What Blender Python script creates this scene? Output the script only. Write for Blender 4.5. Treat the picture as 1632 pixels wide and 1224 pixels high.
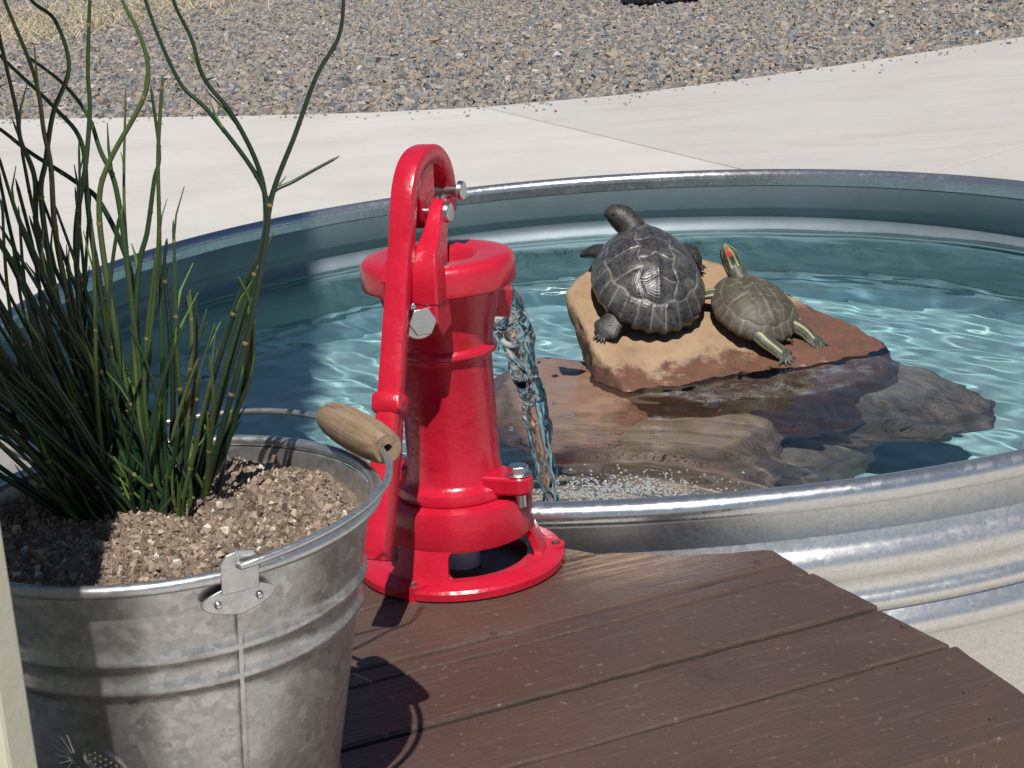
import bpy, bmesh, math, random
import numpy as np
from mathutils import Vector, Matrix, noise as mnoise

R_ = math.radians
rnd = random.Random(7)
nrng = np.random.default_rng(11)
sc = bpy.context.scene
for o in list(bpy.data.objects):
    bpy.data.objects.remove(o)

# ------------------------------------------------------------------ camera
CAM_H = 1.216
cam = bpy.data.cameras.new('camera')
cam.sensor_width = 36.0
cam.lens = 3000.0 / 1632.0 * 36.0
cam.clip_start = 0.05
cam.clip_end = 500.0
cam_ob = bpy.data.objects.new('camera', cam)
sc.collection.objects.link(cam_ob)
cam_ob.matrix_world = (Matrix.Translation((0, 0, CAM_H))
                       @ Matrix.Rotation(math.pi / 2 - R_(15.94), 4, 'X')
                       @ Matrix.Rotation(-R_(4.18), 4, 'Z'))
sc.camera = cam_ob

# ------------------------------------------------------------------ sky, sun, exposure
SUN_EL, SUN_AZ = 59.0, -2.0          # light travels away from the camera, azimuth from +Y
world = bpy.data.worlds.new('World')
sc.world = world
world.use_nodes = True
wn = world.node_tree
sky = wn.nodes.new('ShaderNodeTexSky')
sky.sky_type = 'NISHITA'
sky.sun_disc = False
sky.sun_elevation = R_(SUN_EL)
sky.sun_rotation = R_(180.0 + SUN_AZ)
sky.dust_density = 0.1
sky.ozone_density = 4.0
wn.links.new(sky.outputs[0], wn.nodes['Background'].inputs[0])
wn.nodes['Background'].inputs[1].default_value = 0.055
sun = bpy.data.lights.new('sun', 'SUN')
sun.energy = 5.0
sun.angle = R_(0.5)
sun.color = (1.0, 0.97, 0.925)
sun.cycles.is_caustics_light = True
sun_ob = bpy.data.objects.new('sun', sun)
sc.collection.objects.link(sun_ob)
a_, e_ = R_(SUN_AZ), R_(SUN_EL)
trav = Vector((math.sin(a_) * math.cos(e_), math.cos(a_) * math.cos(e_), -math.sin(e_)))
sun_ob.rotation_euler = trav.to_track_quat('-Z', 'Y').to_euler()
sun_ob.location = (-2, -4, 8)
sc.view_settings.view_transform = 'Standard'
sc.view_settings.look = 'None'
sc.view_settings.exposure = 0.0
sc.view_settings.gamma = 1.0
sc.view_settings.use_curve_mapping = False
sc.render.engine = 'CYCLES'
sc.cycles.use_denoising = True
sc.cycles.caustics_refractive = True
sc.cycles.caustics_reflective = False
sc.cycles.max_bounces = 10
sc.cycles.transparent_max_bounces = 8
sc.cycles.blur_glossy = 0.5
sc.cycles.sample_clamp_indirect = 6.0

# ------------------------------------------------------------------ helpers
def link(o, parent=None):
    sc.collection.objects.link(o)
    if parent is not None:
        o.parent = parent
    return o

def tag(o, label=None, cat=None, group=None, kind=None):
    if label: o['label'] = label
    if cat: o['category'] = cat
    if group: o['group'] = group
    if kind: o['kind'] = kind
    return o

def empty(name, loc, label=None, cat=None, group=None, kind=None):
    o = bpy.data.objects.new(name, None)
    o.location = loc
    o.empty_display_size = 0.05
    link(o)
    return tag(o, label, cat, group, kind)

class MB:
    """collects geometry, builds one mesh object"""
    def __init__(self):
        self.v = []; self.f = []; self.mi = []; self.cur = 0
    def add(self, vs, fs):
        b = len(self.v)
        self.v += [tuple(p) for p in vs]
        self.f += [tuple(i + b for i in f) for f in fs]
        self.mi += [self.cur] * len(fs)
    def lathe(self, prof, n=48, a0=0.0, a1=2 * math.pi, closed=True, c=(0, 0), halfang=None):
        full = abs((a1 - a0) - 2 * math.pi) < 1e-6
        m = len(prof)
        cols = n if full else n + 1
        vs = []
        for i in range(cols):
            for j, (r, z) in enumerate(prof):
                a = a0 + (a1 - a0) * i / n
                vs.append((c[0] + r * math.cos(a), c[1] + r * math.sin(a), z))
        fs = []
        rows = m if closed else m - 1
        for i in range(n):
            i2 = (i + 1) % cols
            for j in range(rows):
                j2 = (j + 1) % m
                fs.append((i * m + j, i2 * m + j, i2 * m + j2, i * m + j2))
        if not full and closed:
            fs.append(tuple(range(m - 1, -1, -1)))
            fs.append(tuple(n * m + j for j in range(m)))
        self.add(vs, fs)
    def tube(self, pts, rad, n=10, caps=True, flat=None, up=(0, 0, 1)):
        """rad: number or list; flat: (k_side,k_up) ellipse factors or list of them"""
        pts = [Vector(p) for p in pts]
        m = len(pts)
        if not hasattr(rad, '__len__'): rad = [rad] * m
        up = Vector(up)
        vs = []
        prev = None
        for i, p in enumerate(pts):
            t = (pts[min(i + 1, m - 1)] - pts[max(i - 1, 0)])
            if t.length < 1e-9: t = Vector((0, 0, 1))
            t.normalize()
            if prev is None:
                s = t.cross(up)
                if s.length < 1e-3: s = t.cross(Vector((1, 0, 0)))
            else:
                s = prev - t * prev.dot(t)
            s.normalize(); prev = s
            b = s.cross(t); b.normalize()
            kf = (1, 1) if flat is None else (flat[i] if isinstance(flat, list) else flat)
            for k in range(n):
                a = 2 * math.pi * k / n
                vs.append(p + s * (math.cos(a) * rad[i] * kf[0]) + b * (math.sin(a) * rad[i] * kf[1]))
        fs = []
        for i in range(m - 1):
            for k in range(n):
                k2 = (k + 1) % n
                fs.append((i * n + k, i * n + k2, (i + 1) * n + k2, (i + 1) * n + k))
        if caps:
            fs.append(tuple(range(n - 1, -1, -1)))
            fs.append(tuple((m - 1) * n + k for k in range(n)))
        self.add(vs, fs)
    def sweep(self, pts, sections, up=(0, 0, 1), side=None):
        """sections: list (per point) of list of (s,b) offsets; closed ring, caps"""
        pts = [Vector(p) for p in pts]
        m = len(pts); n = len(sections[0])
        vs = []
        for i, p in enumerate(pts):
            t = (pts[min(i + 1, m - 1)] - pts[max(i - 1, 0)]).normalized()
            s = Vector(side) if side is not None else t.cross(Vector(up)).normalized()
            b = s.cross(t).normalized()
            for (x, y) in sections[i]:
                vs.append(p + s * x + b * y)
        fs = []
        for i in range(m - 1):
            for k in range(n):
                k2 = (k + 1) % n
                fs.append((i * n + k, i * n + k2, (i + 1) * n + k2, (i + 1) * n + k))
        fs.append(tuple(range(n - 1, -1, -1)))
        fs.append(tuple((m - 1) * n + k for k in range(n)))
        self.add(vs, fs)
    def prism(self, poly, z0, z1):
        n = len(poly)
        vs = [(x, y, z0) for x, y in poly] + [(x, y, z1) for x, y in poly]
        fs = [tuple(range(n - 1, -1, -1)), tuple(range(n, 2 * n))]
        for i in range(n):
            j = (i + 1) % n
            fs.append((i, j, n + j, n + i))
        self.add(vs, fs)
    def cyl(self, p0, p1, r, n=16, r1=None):
        self.tube([p0, p1], [r, r if r1 is None else r1], n=n)
    def sphere(self, c, r, n=10, sc_=(1, 1, 1)):
        c = Vector(c); vs = []; fs = []
        rows = max(4, n // 2 + 1)
        for i in range(rows + 1):
            ph = math.pi * i / rows
            for k in range(n):
                a = 2 * math.pi * k / n
                vs.append((c.x + r * sc_[0] * math.sin(ph) * math.cos(a), c.y + r * sc_[1] * math.sin(ph) * math.sin(a), c.z + r * sc_[2] * math.cos(ph)))
        for i in range(rows):
            for k in range(n):
                k2 = (k + 1) % n
                fs.append((i * n + k, (i + 1) * n + k, (i + 1) * n + k2, i * n + k2))
        self.add(vs, fs)
    def build(self, name, mats, parent=None, smooth=40, bevel=0.0, segs=2, merge=True, loc=None):
        me = bpy.data.meshes.new(name)
        me.from_pydata(self.v, [], self.f)
        if not isinstance(mats, (list, tuple)): mats = [mats]
        for m in mats: me.materials.append(m)
        if len(mats) > 1: me.polygons.foreach_set('material_index', self.mi)
        bm = bmesh.new(); bm.from_mesh(me)
        if merge: bmesh.ops.remove_doubles(bm, verts=bm.verts, dist=1e-6)
        bmesh.ops.recalc_face_normals(bm, faces=bm.faces)
        bm.to_mesh(me); bm.free()
        if smooth:
            me.polygons.foreach_set('use_smooth', [True] * len(me.polygons))
            me.set_sharp_from_angle(angle=R_(smooth))
        o = bpy.data.objects.new(name, me)
        if loc is not None: o.location = loc
        link(o, parent)
        if bevel > 0:
            md = o.modifiers.new('bevel', 'BEVEL')
            md.width = bevel; md.segments = segs; md.limit_method = 'ANGLE'; md.angle_limit = R_(35)
        return o

def np_mesh(name, V, F, mat, parent=None, smooth=True):
    """V (n,3) float, F (m,k) int, one face size"""
    V = np.asarray(V, np.float32); F = np.asarray(F, np.int32)
    me = bpy.data.meshes.new(name)
    k = F.shape[1]
    me.vertices.add(len(V)); me.vertices.foreach_set('co', V.ravel())
    me.loops.add(F.size); me.loops.foreach_set('vertex_index', F.ravel())
    me.polygons.add(len(F))
    me.polygons.foreach_set('loop_start', np.arange(0, F.size, k, dtype=np.int32))
    me.polygons.foreach_set('loop_total', np.full(len(F), k, np.int32))
    me.update(calc_edges=True)
    me.polygons.foreach_set('use_smooth', np.full(len(F), smooth))
    if mat: me.materials.append(mat)
    o = bpy.data.objects.new(name, me)
    return link(o, parent)

# ------------------------------------------------------------------ materials
class NT:
    def __init__(self, name):
        self.m = bpy.data.materials.new(name); self.m.use_nodes = True
        self.t = self.m.node_tree; self.p = self.t.nodes['Principled BSDF']; self.out = self.t.nodes['Material Output']
        self.co = None
    def n(self, typ, **kw):
        x = self.t.nodes.new(typ)
        for k, v in kw.items(): setattr(x, k, v)
        return x
    def l(self, a, b): self.t.links.new(a, b)
    def coord(self, which='Object', scale=(1, 1, 1)):
        tc = self.n('ShaderNodeTexCoord'); mp = self.n('ShaderNodeMapping')
        mp.inputs['Scale'].default_value = scale
        self.l(tc.outputs[which], mp.inputs['Vector'])
        return mp.outputs[0]
    def noise(self, vec, scale, detail=4, rough=0.55, dist=0.0):
        x = self.n('ShaderNodeTexNoise')
        x.inputs['Scale'].default_value = scale; x.inputs['Detail'].default_value = detail
        x.inputs['Roughness'].default_value = rough; x.inputs['Distortion'].default_value = dist
        self.l(vec, x.inputs['Vector']); return x.outputs['Fac']
    def voro(self, vec, scale, feature='F1', out='Distance', rnd_=1.0):
        x = self.n('ShaderNodeTexVoronoi', feature=feature)
        x.inputs['Scale'].default_value = scale
        if 'Randomness' in x.inputs: x.inputs['Randomness'].default_value = rnd_
        self.l(vec, x.inputs['Vector']); return x.outputs[out]
    def ramp(self, fac, stops):
        r = self.n('ShaderNodeValToRGB')
        els = r.color_ramp.elements
        while len(els) < len(stops): els.new(0.5)
        for e, (p, c) in zip(els, stops):
            e.position = p; e.color = (c, c, c, 1) if not hasattr(c, '__len__') else (*c, 1)
        self.l(fac, r.inputs[0]); return r.outputs[0]
    def mix(self, fac, a, b, blend='MIX'):
        x = self.n('ShaderNodeMix', data_type='RGBA', blend_type=blend)
        for sock, v in ((x.inputs['Factor'], fac), (x.inputs['A'], a), (x.inputs['B'], b)):
            if hasattr(v, 'is_output'): self.l(v, sock)
            elif hasattr(v, '__len__'): sock.default_value = (*v, 1)
            else: sock.default_value = v
        return x.outputs['Result']
    def math(self, op, a, b=None, clamp=False):
        x = self.n('ShaderNodeMath', operation=op); x.use_clamp = clamp
        for s, v in ((x.inputs[0], a), (x.inputs[1], b)):
            if v is None: continue
            if hasattr(v, 'is_output'): self.l(v, s)
            else: s.default_value = v
        return x.outputs[0]
    def maprange(self, v, a, b, c=0.0, d=1.0, smooth=True):
        x = self.n('ShaderNodeMapRange'); x.interpolation_type = 'SMOOTHSTEP' if smooth else 'LINEAR'
        self.l(v, x.inputs[0])
        for i, val in zip((1, 2, 3, 4), (a, b, c, d)): x.inputs[i].default_value = val
        return x.outputs[0]
    def dist(self, vec, pt):
        x = self.n('ShaderNodeVectorMath', operation='DISTANCE')
        self.l(vec, x.inputs[0]); x.inputs[1].default_value = pt
        return x.outputs['Value']
    def set(self, **kw):
        names = {'color': 'Base Color', 'rough': 'Roughness', 'metal': 'Metallic', 'spec': 'Specular IOR Level', 'coat': 'Coat Weight', 'coat_rough': 'Coat Roughness', 'ior': 'IOR', 'trans': 'Transmission Weight', 'sheen': 'Sheen Weight', 'normal': 'Normal', 'sss': 'Subsurface Weight'}
        for k, v in kw.items():
            s = self.p.inputs[names[k]]
            if hasattr(v, 'is_output'): self.l(v, s)
            elif hasattr(v, '__len__'): s.default_value = (*v, 1)
            else: s.default_value = v
        return self
    def bump(self, h, strength=0.3, dist=0.002, prev=None):
        b = self.n('ShaderNodeBump'); b.inputs['Strength'].default_value = strength; b.inputs['Distance'].default_value = dist
        self.l(h, b.inputs['Height'])
        if prev is not None: self.l(prev, b.inputs['Normal'])
        self.l(b.outputs[0], self.p.inputs['Normal']); return b.outputs[0]

def simple(name, c1, c2, scale=20, rough=0.6, metal=0.0, bump=0.0, bscale=60, bdist=0.002, **kw):
    x = NT(name); v = x.coord()
    f = x.noise(v, scale, 5)
    x.set(color=x.ramp(f, [(0.3, c1), (0.7, c2)]), rough=rough, metal=metal, **kw)
    if bump: x.bump(x.noise(v, bscale, 4), bump, bdist)
    return x.m

def galvanised(name, tone=1.0, spangle=120, contrast=0.5, dirt=0.35, metal=0.85, tint=(1.0, 1.0, 1.0), stain=(0.30, 0.31, 0.29), rough=(0.24, 0.42), fine=0.0):
    x = NT(name); v = x.coord()
    nn = x.n('ShaderNodeTexNoise'); nn.inputs['Scale'].default_value = 40; nn.inputs['Detail'].default_value = 4; x.l(v, nn.inputs['Vector'])
    sc1 = x.n('ShaderNodeVectorMath', operation='SCALE'); sc1.inputs['Scale'].default_value = 0.010
    vec = x.n('ShaderNodeVectorMath', operation='ADD')
    x.l(nn.outputs['Color'], sc1.inputs[0]); x.l(v, vec.inputs[0]); x.l(sc1.outputs[0], vec.inputs[1])
    cv = x.n('ShaderNodeSeparateColor'); x.l(x.voro(vec.outputs[0], spangle, out='Color'), cv.inputs[0])
    cv2 = x.n('ShaderNodeSeparateColor'); x.l(x.voro(vec.outputs[0], spangle * 2.3, out='Color'), cv2.inputs[0])
    f = x.math('ADD', x.math('MULTIPLY', cv.outputs[0], 0.6), x.math('MULTIPLY', cv2.outputs[0], 0.4))
    mid = 0.60 * tone; lo = mid * (1 - 0.45 * contrast); hi = mid * (1 + 0.38 * contrast)
    base = x.ramp(f, [(0.1, tuple(lo * t for t in tint)), (0.55, tuple(mid * t for t in tint)), (0.95, tuple(hi * t for t in tint))])
    big = x.ramp(x.noise(v, 6, 7, 0.68, 0.5), [(0.44, 0.0), (0.66, 1.0)])
    col = x.mix(x.math('MULTIPLY', big, dirt), base, stain)
    if fine:
        col = x.mix(x.math('MULTIPLY', x.ramp(x.noise(v, 330, 3), [(0.5, 0.0), (0.75, 1.0)]), fine), col, (0.30, 0.28, 0.24))
    rr = x.math('ADD', x.math('MULTIPLY', cv.outputs[1], 0.45), x.math('MULTIPLY', big, 0.55))
    x.set(color=col, metal=metal, rough=x.maprange(rr, 0.1, 0.9, rough[0], rough[1]))
    x.bump(x.noise(v, 200, 3), 0.10, 0.0008, x.bump(x.noise(v, 14, 2), 0.10, 0.004))
    return x.m

MAT = {}
# cast iron painted red
x = NT('red_enamel'); v = x.coord()
col = x.ramp(x.noise(v, 30, 4), [(0.3, (0.48, 0.009, 0.028)), (0.7, (0.58, 0.015, 0.040))])
chip = x.ramp(x.noise(v, 75, 5, 0.7, 0.5), [(0.70, 0.0), (0.725, 1.0)])
col = x.mix(chip, col, (0.10, 0.035, 0.022))
grime = x.ramp(x.noise(v, 11, 5, 0.65), [(0.55, 0.0), (0.8, 0.4)])
col = x.mix(grime, col, (0.26, 0.012, 0.018))
x.set(color=col, rough=x.math('ADD', x.maprange(x.noise(v, 40, 3), 0.3, 0.7, 0.17, 0.33), x.math('MULTIPLY', chip, 0.4)), spec=0.55)
x.bump(x.noise(v, 210, 4, 0.6), 0.35, 0.0010, x.bump(x.noise(v, 60, 3), 0.30, 0.0022, x.bump(x.noise(v, 22, 2), 0.2, 0.004)))
MAT['red'] = x.m
MAT['steel'] = simple('zinc_steel', (0.55, 0.56, 0.57), (0.75, 0.75, 0.74), 60, 0.28, 1.0, 0.1, 200, 0.0005)
MAT['rust_screw'] = simple('dull_screw', (0.05, 0.035, 0.03), (0.13, 0.095, 0.075), 300, 0.6, 0.4)
MAT['pvc'] = simple('grey_white_plastic', (0.74, 0.75, 0.80), (0.80, 0.81, 0.85), 20, 0.4)
MAT['dark_iron'] = simple('dark_inside', (0.02, 0.02, 0.02), (0.04, 0.035, 0.03), 30, 0.7)
MAT['tank'] = galvanised('galvanised_tank_steel', 1.18, 210, 0.16, 0.20, 0.86, (1.0, 0.985, 0.95), (0.52, 0.51, 0.47), (0.30, 0.42), 0.35)
MAT['tank_rim'] = galvanised('galvanised_rim_steel', 1.08, 150, 0.16, 0.22, 0.9, (1, 1, 1), (0.42, 0.42, 0.40), (0.22, 0.36), 0.15)
MAT['bucket'] = galvanised('galvanised_bucket_steel', 0.86, 135, 0.52, 0.62, 0.80, (1.0, 0.985, 0.95), (0.27, 0.28, 0.275), (0.28, 0.50), 0.15)
MAT['wire'] = galvanised('galvanised_wire', 0.95, 220, 0.25, 0.3, 0.85, rough=(0.28, 0.45))
# inside of the tank: algae on zinc, blue of the water painted in underwater
x = NT('tank_inside_zinc'); v = x.coord()
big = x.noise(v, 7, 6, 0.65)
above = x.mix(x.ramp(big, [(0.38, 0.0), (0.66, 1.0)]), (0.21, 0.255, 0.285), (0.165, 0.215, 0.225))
under = x.mix(x.ramp(big, [(0.38, 0.0), (0.66, 1.0)]), (0.30, 0.47, 0.52), (0.22, 0.38, 0.38))  # underwater colour carries the water's blue tint besides algae
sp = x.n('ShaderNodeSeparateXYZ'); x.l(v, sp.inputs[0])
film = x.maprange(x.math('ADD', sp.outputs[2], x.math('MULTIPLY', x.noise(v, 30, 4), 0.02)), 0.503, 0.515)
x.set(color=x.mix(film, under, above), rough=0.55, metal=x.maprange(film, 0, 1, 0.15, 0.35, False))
x.bump(x.noise(v, 120, 3), 0.1, 0.001)
MAT['tank_in'] = x.m
x = NT('tinted_floor_film'); v = x.coord()  # algae film plus the water's blue light put into the floor colour
x.set(color=x.ramp(x.noise(v, 6, 6, 0.65), [(0.3, (0.33, 0.53, 0.53)), (0.7, (0.50, 0.66, 0.62))]), rough=0.6, metal=0.1)
MAT['tank_floor'] = x.m
# water
x = NT('clear_water')
g = x.n('ShaderNodeBsdfGlass'); g.inputs['IOR'].default_value = 1.33; g.inputs['Roughness'].default_value = 0.0
g.inputs['Color'].default_value = (0.87, 0.955, 0.985, 1)
x.l(g.outputs[0], x.out.inputs[0]); MAT['water'] = x.m
x = NT('falling_water')
g = x.n('ShaderNodeBsdfGlass'); g.inputs['IOR'].default_value = 1.33; g.inputs['Roughness'].default_value = 0.02
g.inputs['Color'].default_value = (0.97, 0.98, 0.985, 1)
x.l(g.outputs[0], x.out.inputs[0]); MAT['fall'] = x.m
# deck paint
x = NT('brown_deck_paint'); v = x.coord()
mr = x.n('ShaderNodeMapping'); mr.inputs['Rotation'].default_value = (0, 0, -R_(23.2)); x.l(v, mr.inputs['Vector'])
mp = x.n('ShaderNodeMapping'); mp.inputs['Scale'].default_value = (9, 120, 30); x.l(mr.outputs[0], mp.inputs['Vector'])
grain = x.noise(mp.outputs[0], 1.6, 6, 0.62, 0.6)
spots = x.noise(v, 120, 3, 0.6)
patch = x.noise(v, 7, 5, 0.6)
c1 = x.mix(x.ramp(patch, [(0.3, 0.0), (0.7, 1.0)]), (0.078, 0.046, 0.034), (0.110, 0.067, 0.050))
oi = x.n('ShaderNodeObjectInfo')
c1 = x.mix(x.math('MULTIPLY', oi.outputs['Random'], 0.45), c1, (0.060, 0.036, 0.028))
dark = x.ramp(x.noise(v, 13, 6, 0.7, 0.8), [(0.60, 0.0), (0.75, 0.55)])
c1 = x.mix(dark, c1, (0.038, 0.025, 0.021))
c1 = x.mix(x.math('MULTIPLY', x.ramp(grain, [(0.54, 0.0), (0.78, 1.0)]), 0.40), c1, (0.165, 0.115, 0.098))
c1 = x.mix(x.ramp(spots, [(0.64, 0.0), (0.71, 0.65)]), c1, (0.22, 0.165, 0.14))
wear_d = x.dist(v, (0.085, 1.600, 0.592))
wear = x.math('MULTIPLY', x.maprange(wear_d, 0.02, 0.10, 1.0, 0.0), x.ramp(x.noise(mp.outputs[0], 1.1, 5, 0.7, 1.0), [(0.42, 0.0), (0.58, 1.0)]), True)
c1 = x.mix(wear, c1, (0.30, 0.20, 0.12))
wet = x.maprange(wear_d, 0.05, 0.20, 0.0, 1.0)
x.set(color=c1, rough=x.math('ADD', x.math('MULTIPLY', wet, 0.22), x.maprange(patch, 0.3, 0.7, 0.22, 0.32)), spec=0.5)
x.bump(grain, 0.60, 0.0020, x.bump(x.noise(v, 240, 4), 0.55, 0.0012, x.bump(x.noise(v, 26, 3), 0.35, 0.004)))
MAT['deck'] = x.m
MAT['gap_fill'] = simple('dark_gap_fill', (0.012, 0.009, 0.007), (0.035, 0.026, 0.02), 200, 0.95, 0, 0.5, 300)
MAT['deck_end'] = simple('brown_end_grain', (0.10, 0.065, 0.045), (0.17, 0.115, 0.08), 60, 0.7, 0, 0.4, 150)
MAT['cream'] = simple('cream_wall_paint', (0.52, 0.49, 0.37), (0.60, 0.57, 0.44), 14, 0.55, 0, 0.25, 90, 0.002)
MAT['cream_dark'] = simple('cream_groove', (0.42, 0.34, 0.22), (0.5, 0.42, 0.28), 30, 0.7)
# concrete
def concrete(name, k):
    x = NT(name); v = x.coord()
    a = x.noise(v, 1.3, 6, 0.6); b = x.noise(v, 45, 5, 0.6)
    c = x.mix(x.ramp(a, [(0.3, 0.0), (0.72, 1.0)]), (0.555 * k, 0.525 * k, 0.485 * k), (0.475 * k, 0.445 * k, 0.405 * k))
    c = x.mix(x.math('MULTIPLY', x.ramp(b, [(0.45, 0.0), (0.75, 1.0)]), 0.35), c, (0.47 * k, 0.43 * k, 0.39 * k))
    st_ = x.ramp(x.noise(x.coord('Object', (0.5, 2.2, 1)), 1.7, 6, 0.65, 0.6), [(0.5, 0.0), (0.72, 0.4)])
    c = x.mix(st_, c, (0.40 * k, 0.355 * k, 0.305 * k))
    c = x.mix(x.ramp(x.noise(v, 8, 6, 0.7), [(0.66, 0.0), (0.74, 0.3)]), c, (0.33 * k, 0.30 * k, 0.27 * k))
    x.set(color=c, rough=0.85); x.bump(b, 0.25, 0.003); return x.m
MAT['concrete'] = concrete('pale_concrete', 1.04)
MAT['concrete_b'] = concrete('warm_concrete', 0.93)
MAT['earth'] = simple('gravel_bed_earth', (0.13, 0.11, 0.09), (0.26, 0.22, 0.18), 40, 0.95, 0, 0.6, 120, 0.01)
x = NT('crushed_gravel'); gi = x.n('ShaderNodeNewGeometry')
x.set(color=x.ramp(gi.outputs['Random Per Island'], [(0.0, (0.13, 0.14, 0.15)), (0.22, (0.20, 0.205, 0.215)), (0.42, (0.285, 0.255, 0.22)), (0.60, (0.31, 0.25, 0.19)), (0.78, (0.35, 0.315, 0.27)), (0.92, (0.28, 0.20, 0.145)), (1.0, (0.46, 0.43, 0.39))]), rough=0.85)
MAT['gravel'] = x.m
x = NT('dry_straw'); gi = x.n('ShaderNodeNewGeometry')
x.set(color=x.ramp(gi.outputs['Random Per Island'], [(0.0, (0.42, 0.33, 0.19)), (0.5, (0.62, 0.52, 0.33)), (0.86, (0.72, 0.64, 0.45)), (0.93, (0.16, 0.20, 0.06)), (1.0, (0.20, 0.26, 0.07))]), rough=0.8)
MAT['straw'] = x.m
MAT['rubber'] = simple('black_rubber', (0.014, 0.014, 0.016), (0.035, 0.035, 0.04), 50, 0.55, 0, 0.3, 120)
# rocks
def rockmat(name, c1, c2, c3, wet=None):
    x = NT(name); v = x.coord('Object')
    a = x.noise(v, 9, 6, 0.65, 0.4); b = x.noise(v, 45, 6, 0.65); c = x.noise(v, 4, 3, 0.5)
    col = x.mix(x.ramp(a, [(0.36, 0.0), (0.62, 1.0)]), c1, c2)
    col = x.mix(x.ramp(c, [(0.48, 0.0), (0.68, 1.0)]), col, c3)
    col = x.mix(x.math('MULTIPLY', x.ramp(b, [(0.5, 0.0), (0.8, 1.0)]), 0.35), col, (0.08, 0.06, 0.05))
    if wet:
        sp = x.n('ShaderNodeSeparateXYZ'); x.l(x.n('ShaderNodeNewGeometry').outputs['Position'], sp.inputs[0])
        h = x.math('ADD', x.math('SUBTRACT', sp.outputs[2], x.maprange(sp.outputs[0], 0.34, 0.46, 0.0, 0.045)), x.math('MULTIPLY', x.math('SUBTRACT', x.noise(v, 14, 5, 0.7), 0.5), 0.11))
        dry = x.maprange(h, wet - 0.010, wet + 0.010)
        wetc = x.mix(x.ramp(b, [(0.35, 0.0), (0.65, 1.0)]), (0.19, 0.085, 0.055), (0.115, 0.068, 0.048))
        col = x.mix(dry, wetc, col)
        x.set(rough=x.maprange(dry, 0, 1, 0.25, 0.85, False))
    else: x.set(rough=0.7)
    x.set(color=col)
    x.bump(b, 0.55, 0.006, x.bump(a, 0.4, 0.012)); return x.m
MAT['rock_tan'] = rockmat('tan_sandstone', (0.30, 0.19, 0.108), (0.385, 0.262, 0.158), (0.25, 0.15, 0.085), 0.520)
MAT['rock_red'] = rockmat('red_brown_stone', (0.66, 0.24, 0.16), (0.58, 0.33, 0.20), (0.68, 0.38, 0.27))
MAT['rock_brown'] = rockmat('brown_stone', (0.44, 0.27, 0.17), (0.50, 0.30, 0.19), (0.34, 0.22, 0.15))
MAT['rock_grey'] = rockmat('grey_brown_stone', (0.34, 0.24, 0.18), (0.27, 0.22, 0.18), (0.42, 0.26, 0.18))
# soil
x = NT('potting_soil'); v = x.coord()
b = x.noise(v, 90, 6, 0.7)
x.set(color=x.ramp(b, [(0.3, (0.14, 0.10, 0.072)), (0.55, (0.30, 0.23, 0.172)), (0.75, (0.42, 0.335, 0.26))]), rough=0.95)
x.bump(b, 1.0, 0.008, x.bump(x.noise(v, 260, 3), 0.8, 0.003)); MAT['soil'] = x.m
x = NT('soil_crumbs'); gi = x.n('ShaderNodeNewGeometry'); v = x.coord()
cc = x.ramp(gi.outputs['Random Per Island'], [(0.0, (0.13, 0.09, 0.065)), (0.4, (0.27, 0.20, 0.145)), (0.75, (0.39, 0.30, 0.225)), (0.93, (0.46, 0.36, 0.27)), (0.95, (0.62, 0.52, 0.40)), (1.0, (0.75, 0.70, 0.60))])
x.set(color=x.mix(x.ramp(x.noise(v, 300, 3), [(0.4, 0.0), (0.7, 0.5)]), cc, (0.10, 0.07, 0.05)), rough=0.95); MAT['crumbs'] = x.m
# rush stems
x = NT('rush_stem_green'); v = x.coord(); oi = x.n('ShaderNodeObjectInfo')
cc = x.ramp(oi.outputs['Random'], [(0.0, (0.010, 0.026, 0.014)), (0.5, (0.018, 0.046, 0.019)), (0.8, (0.034, 0.072, 0.022)), (0.95, (0.075, 0.11, 0.03)), (1.0, (0.13, 0.12, 0.045))])
x.set(color=x.mix(x.ramp(x.noise(v, 25, 3), [(0.5, 0.0), (0.8, 0.5)]), cc, (0.07, 0.085, 0.03)), rough=0.42); MAT['stem'] = x.m
MAT['node'] = simple('pale_stem_joint', (0.10, 0.11, 0.03), (0.34, 0.23, 0.09), 200, 0.6)
MAT['sheath'] = simple('bright_green_sheath', (0.07, 0.15, 0.03), (0.16, 0.24, 0.05), 90, 0.5)
x = NT('weathered_handle_wood'); v = x.coord('Object', (260, 260, 14))
gr = x.noise(v, 1.0, 5, 0.6, 0.4)
x.set(color=x.ramp(gr, [(0.25, (0.11, 0.07, 0.042)), (0.5, (0.26, 0.175, 0.105)), (0.8, (0.36, 0.27, 0.175))]), rough=0.75)
x.bump(gr, 0.5, 0.0015); MAT['wood'] = x.m
x = NT('water_foam'); x.set(color=(0.85, 0.9, 0.92), rough=0.05, trans=0.75, ior=1.2); MAT['foam'] = x.m

# ------------------------------------------------------------------ ground, concrete, gravel
g = MB(); g.add([(-120, -60, -0.045), (120, -60, -0.045), (120, 180, -0.045), (-120, 180, -0.045)], [(0, 1, 2, 3)])
tag(g.build('ground', MAT['earth']), kind='structure')

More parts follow.
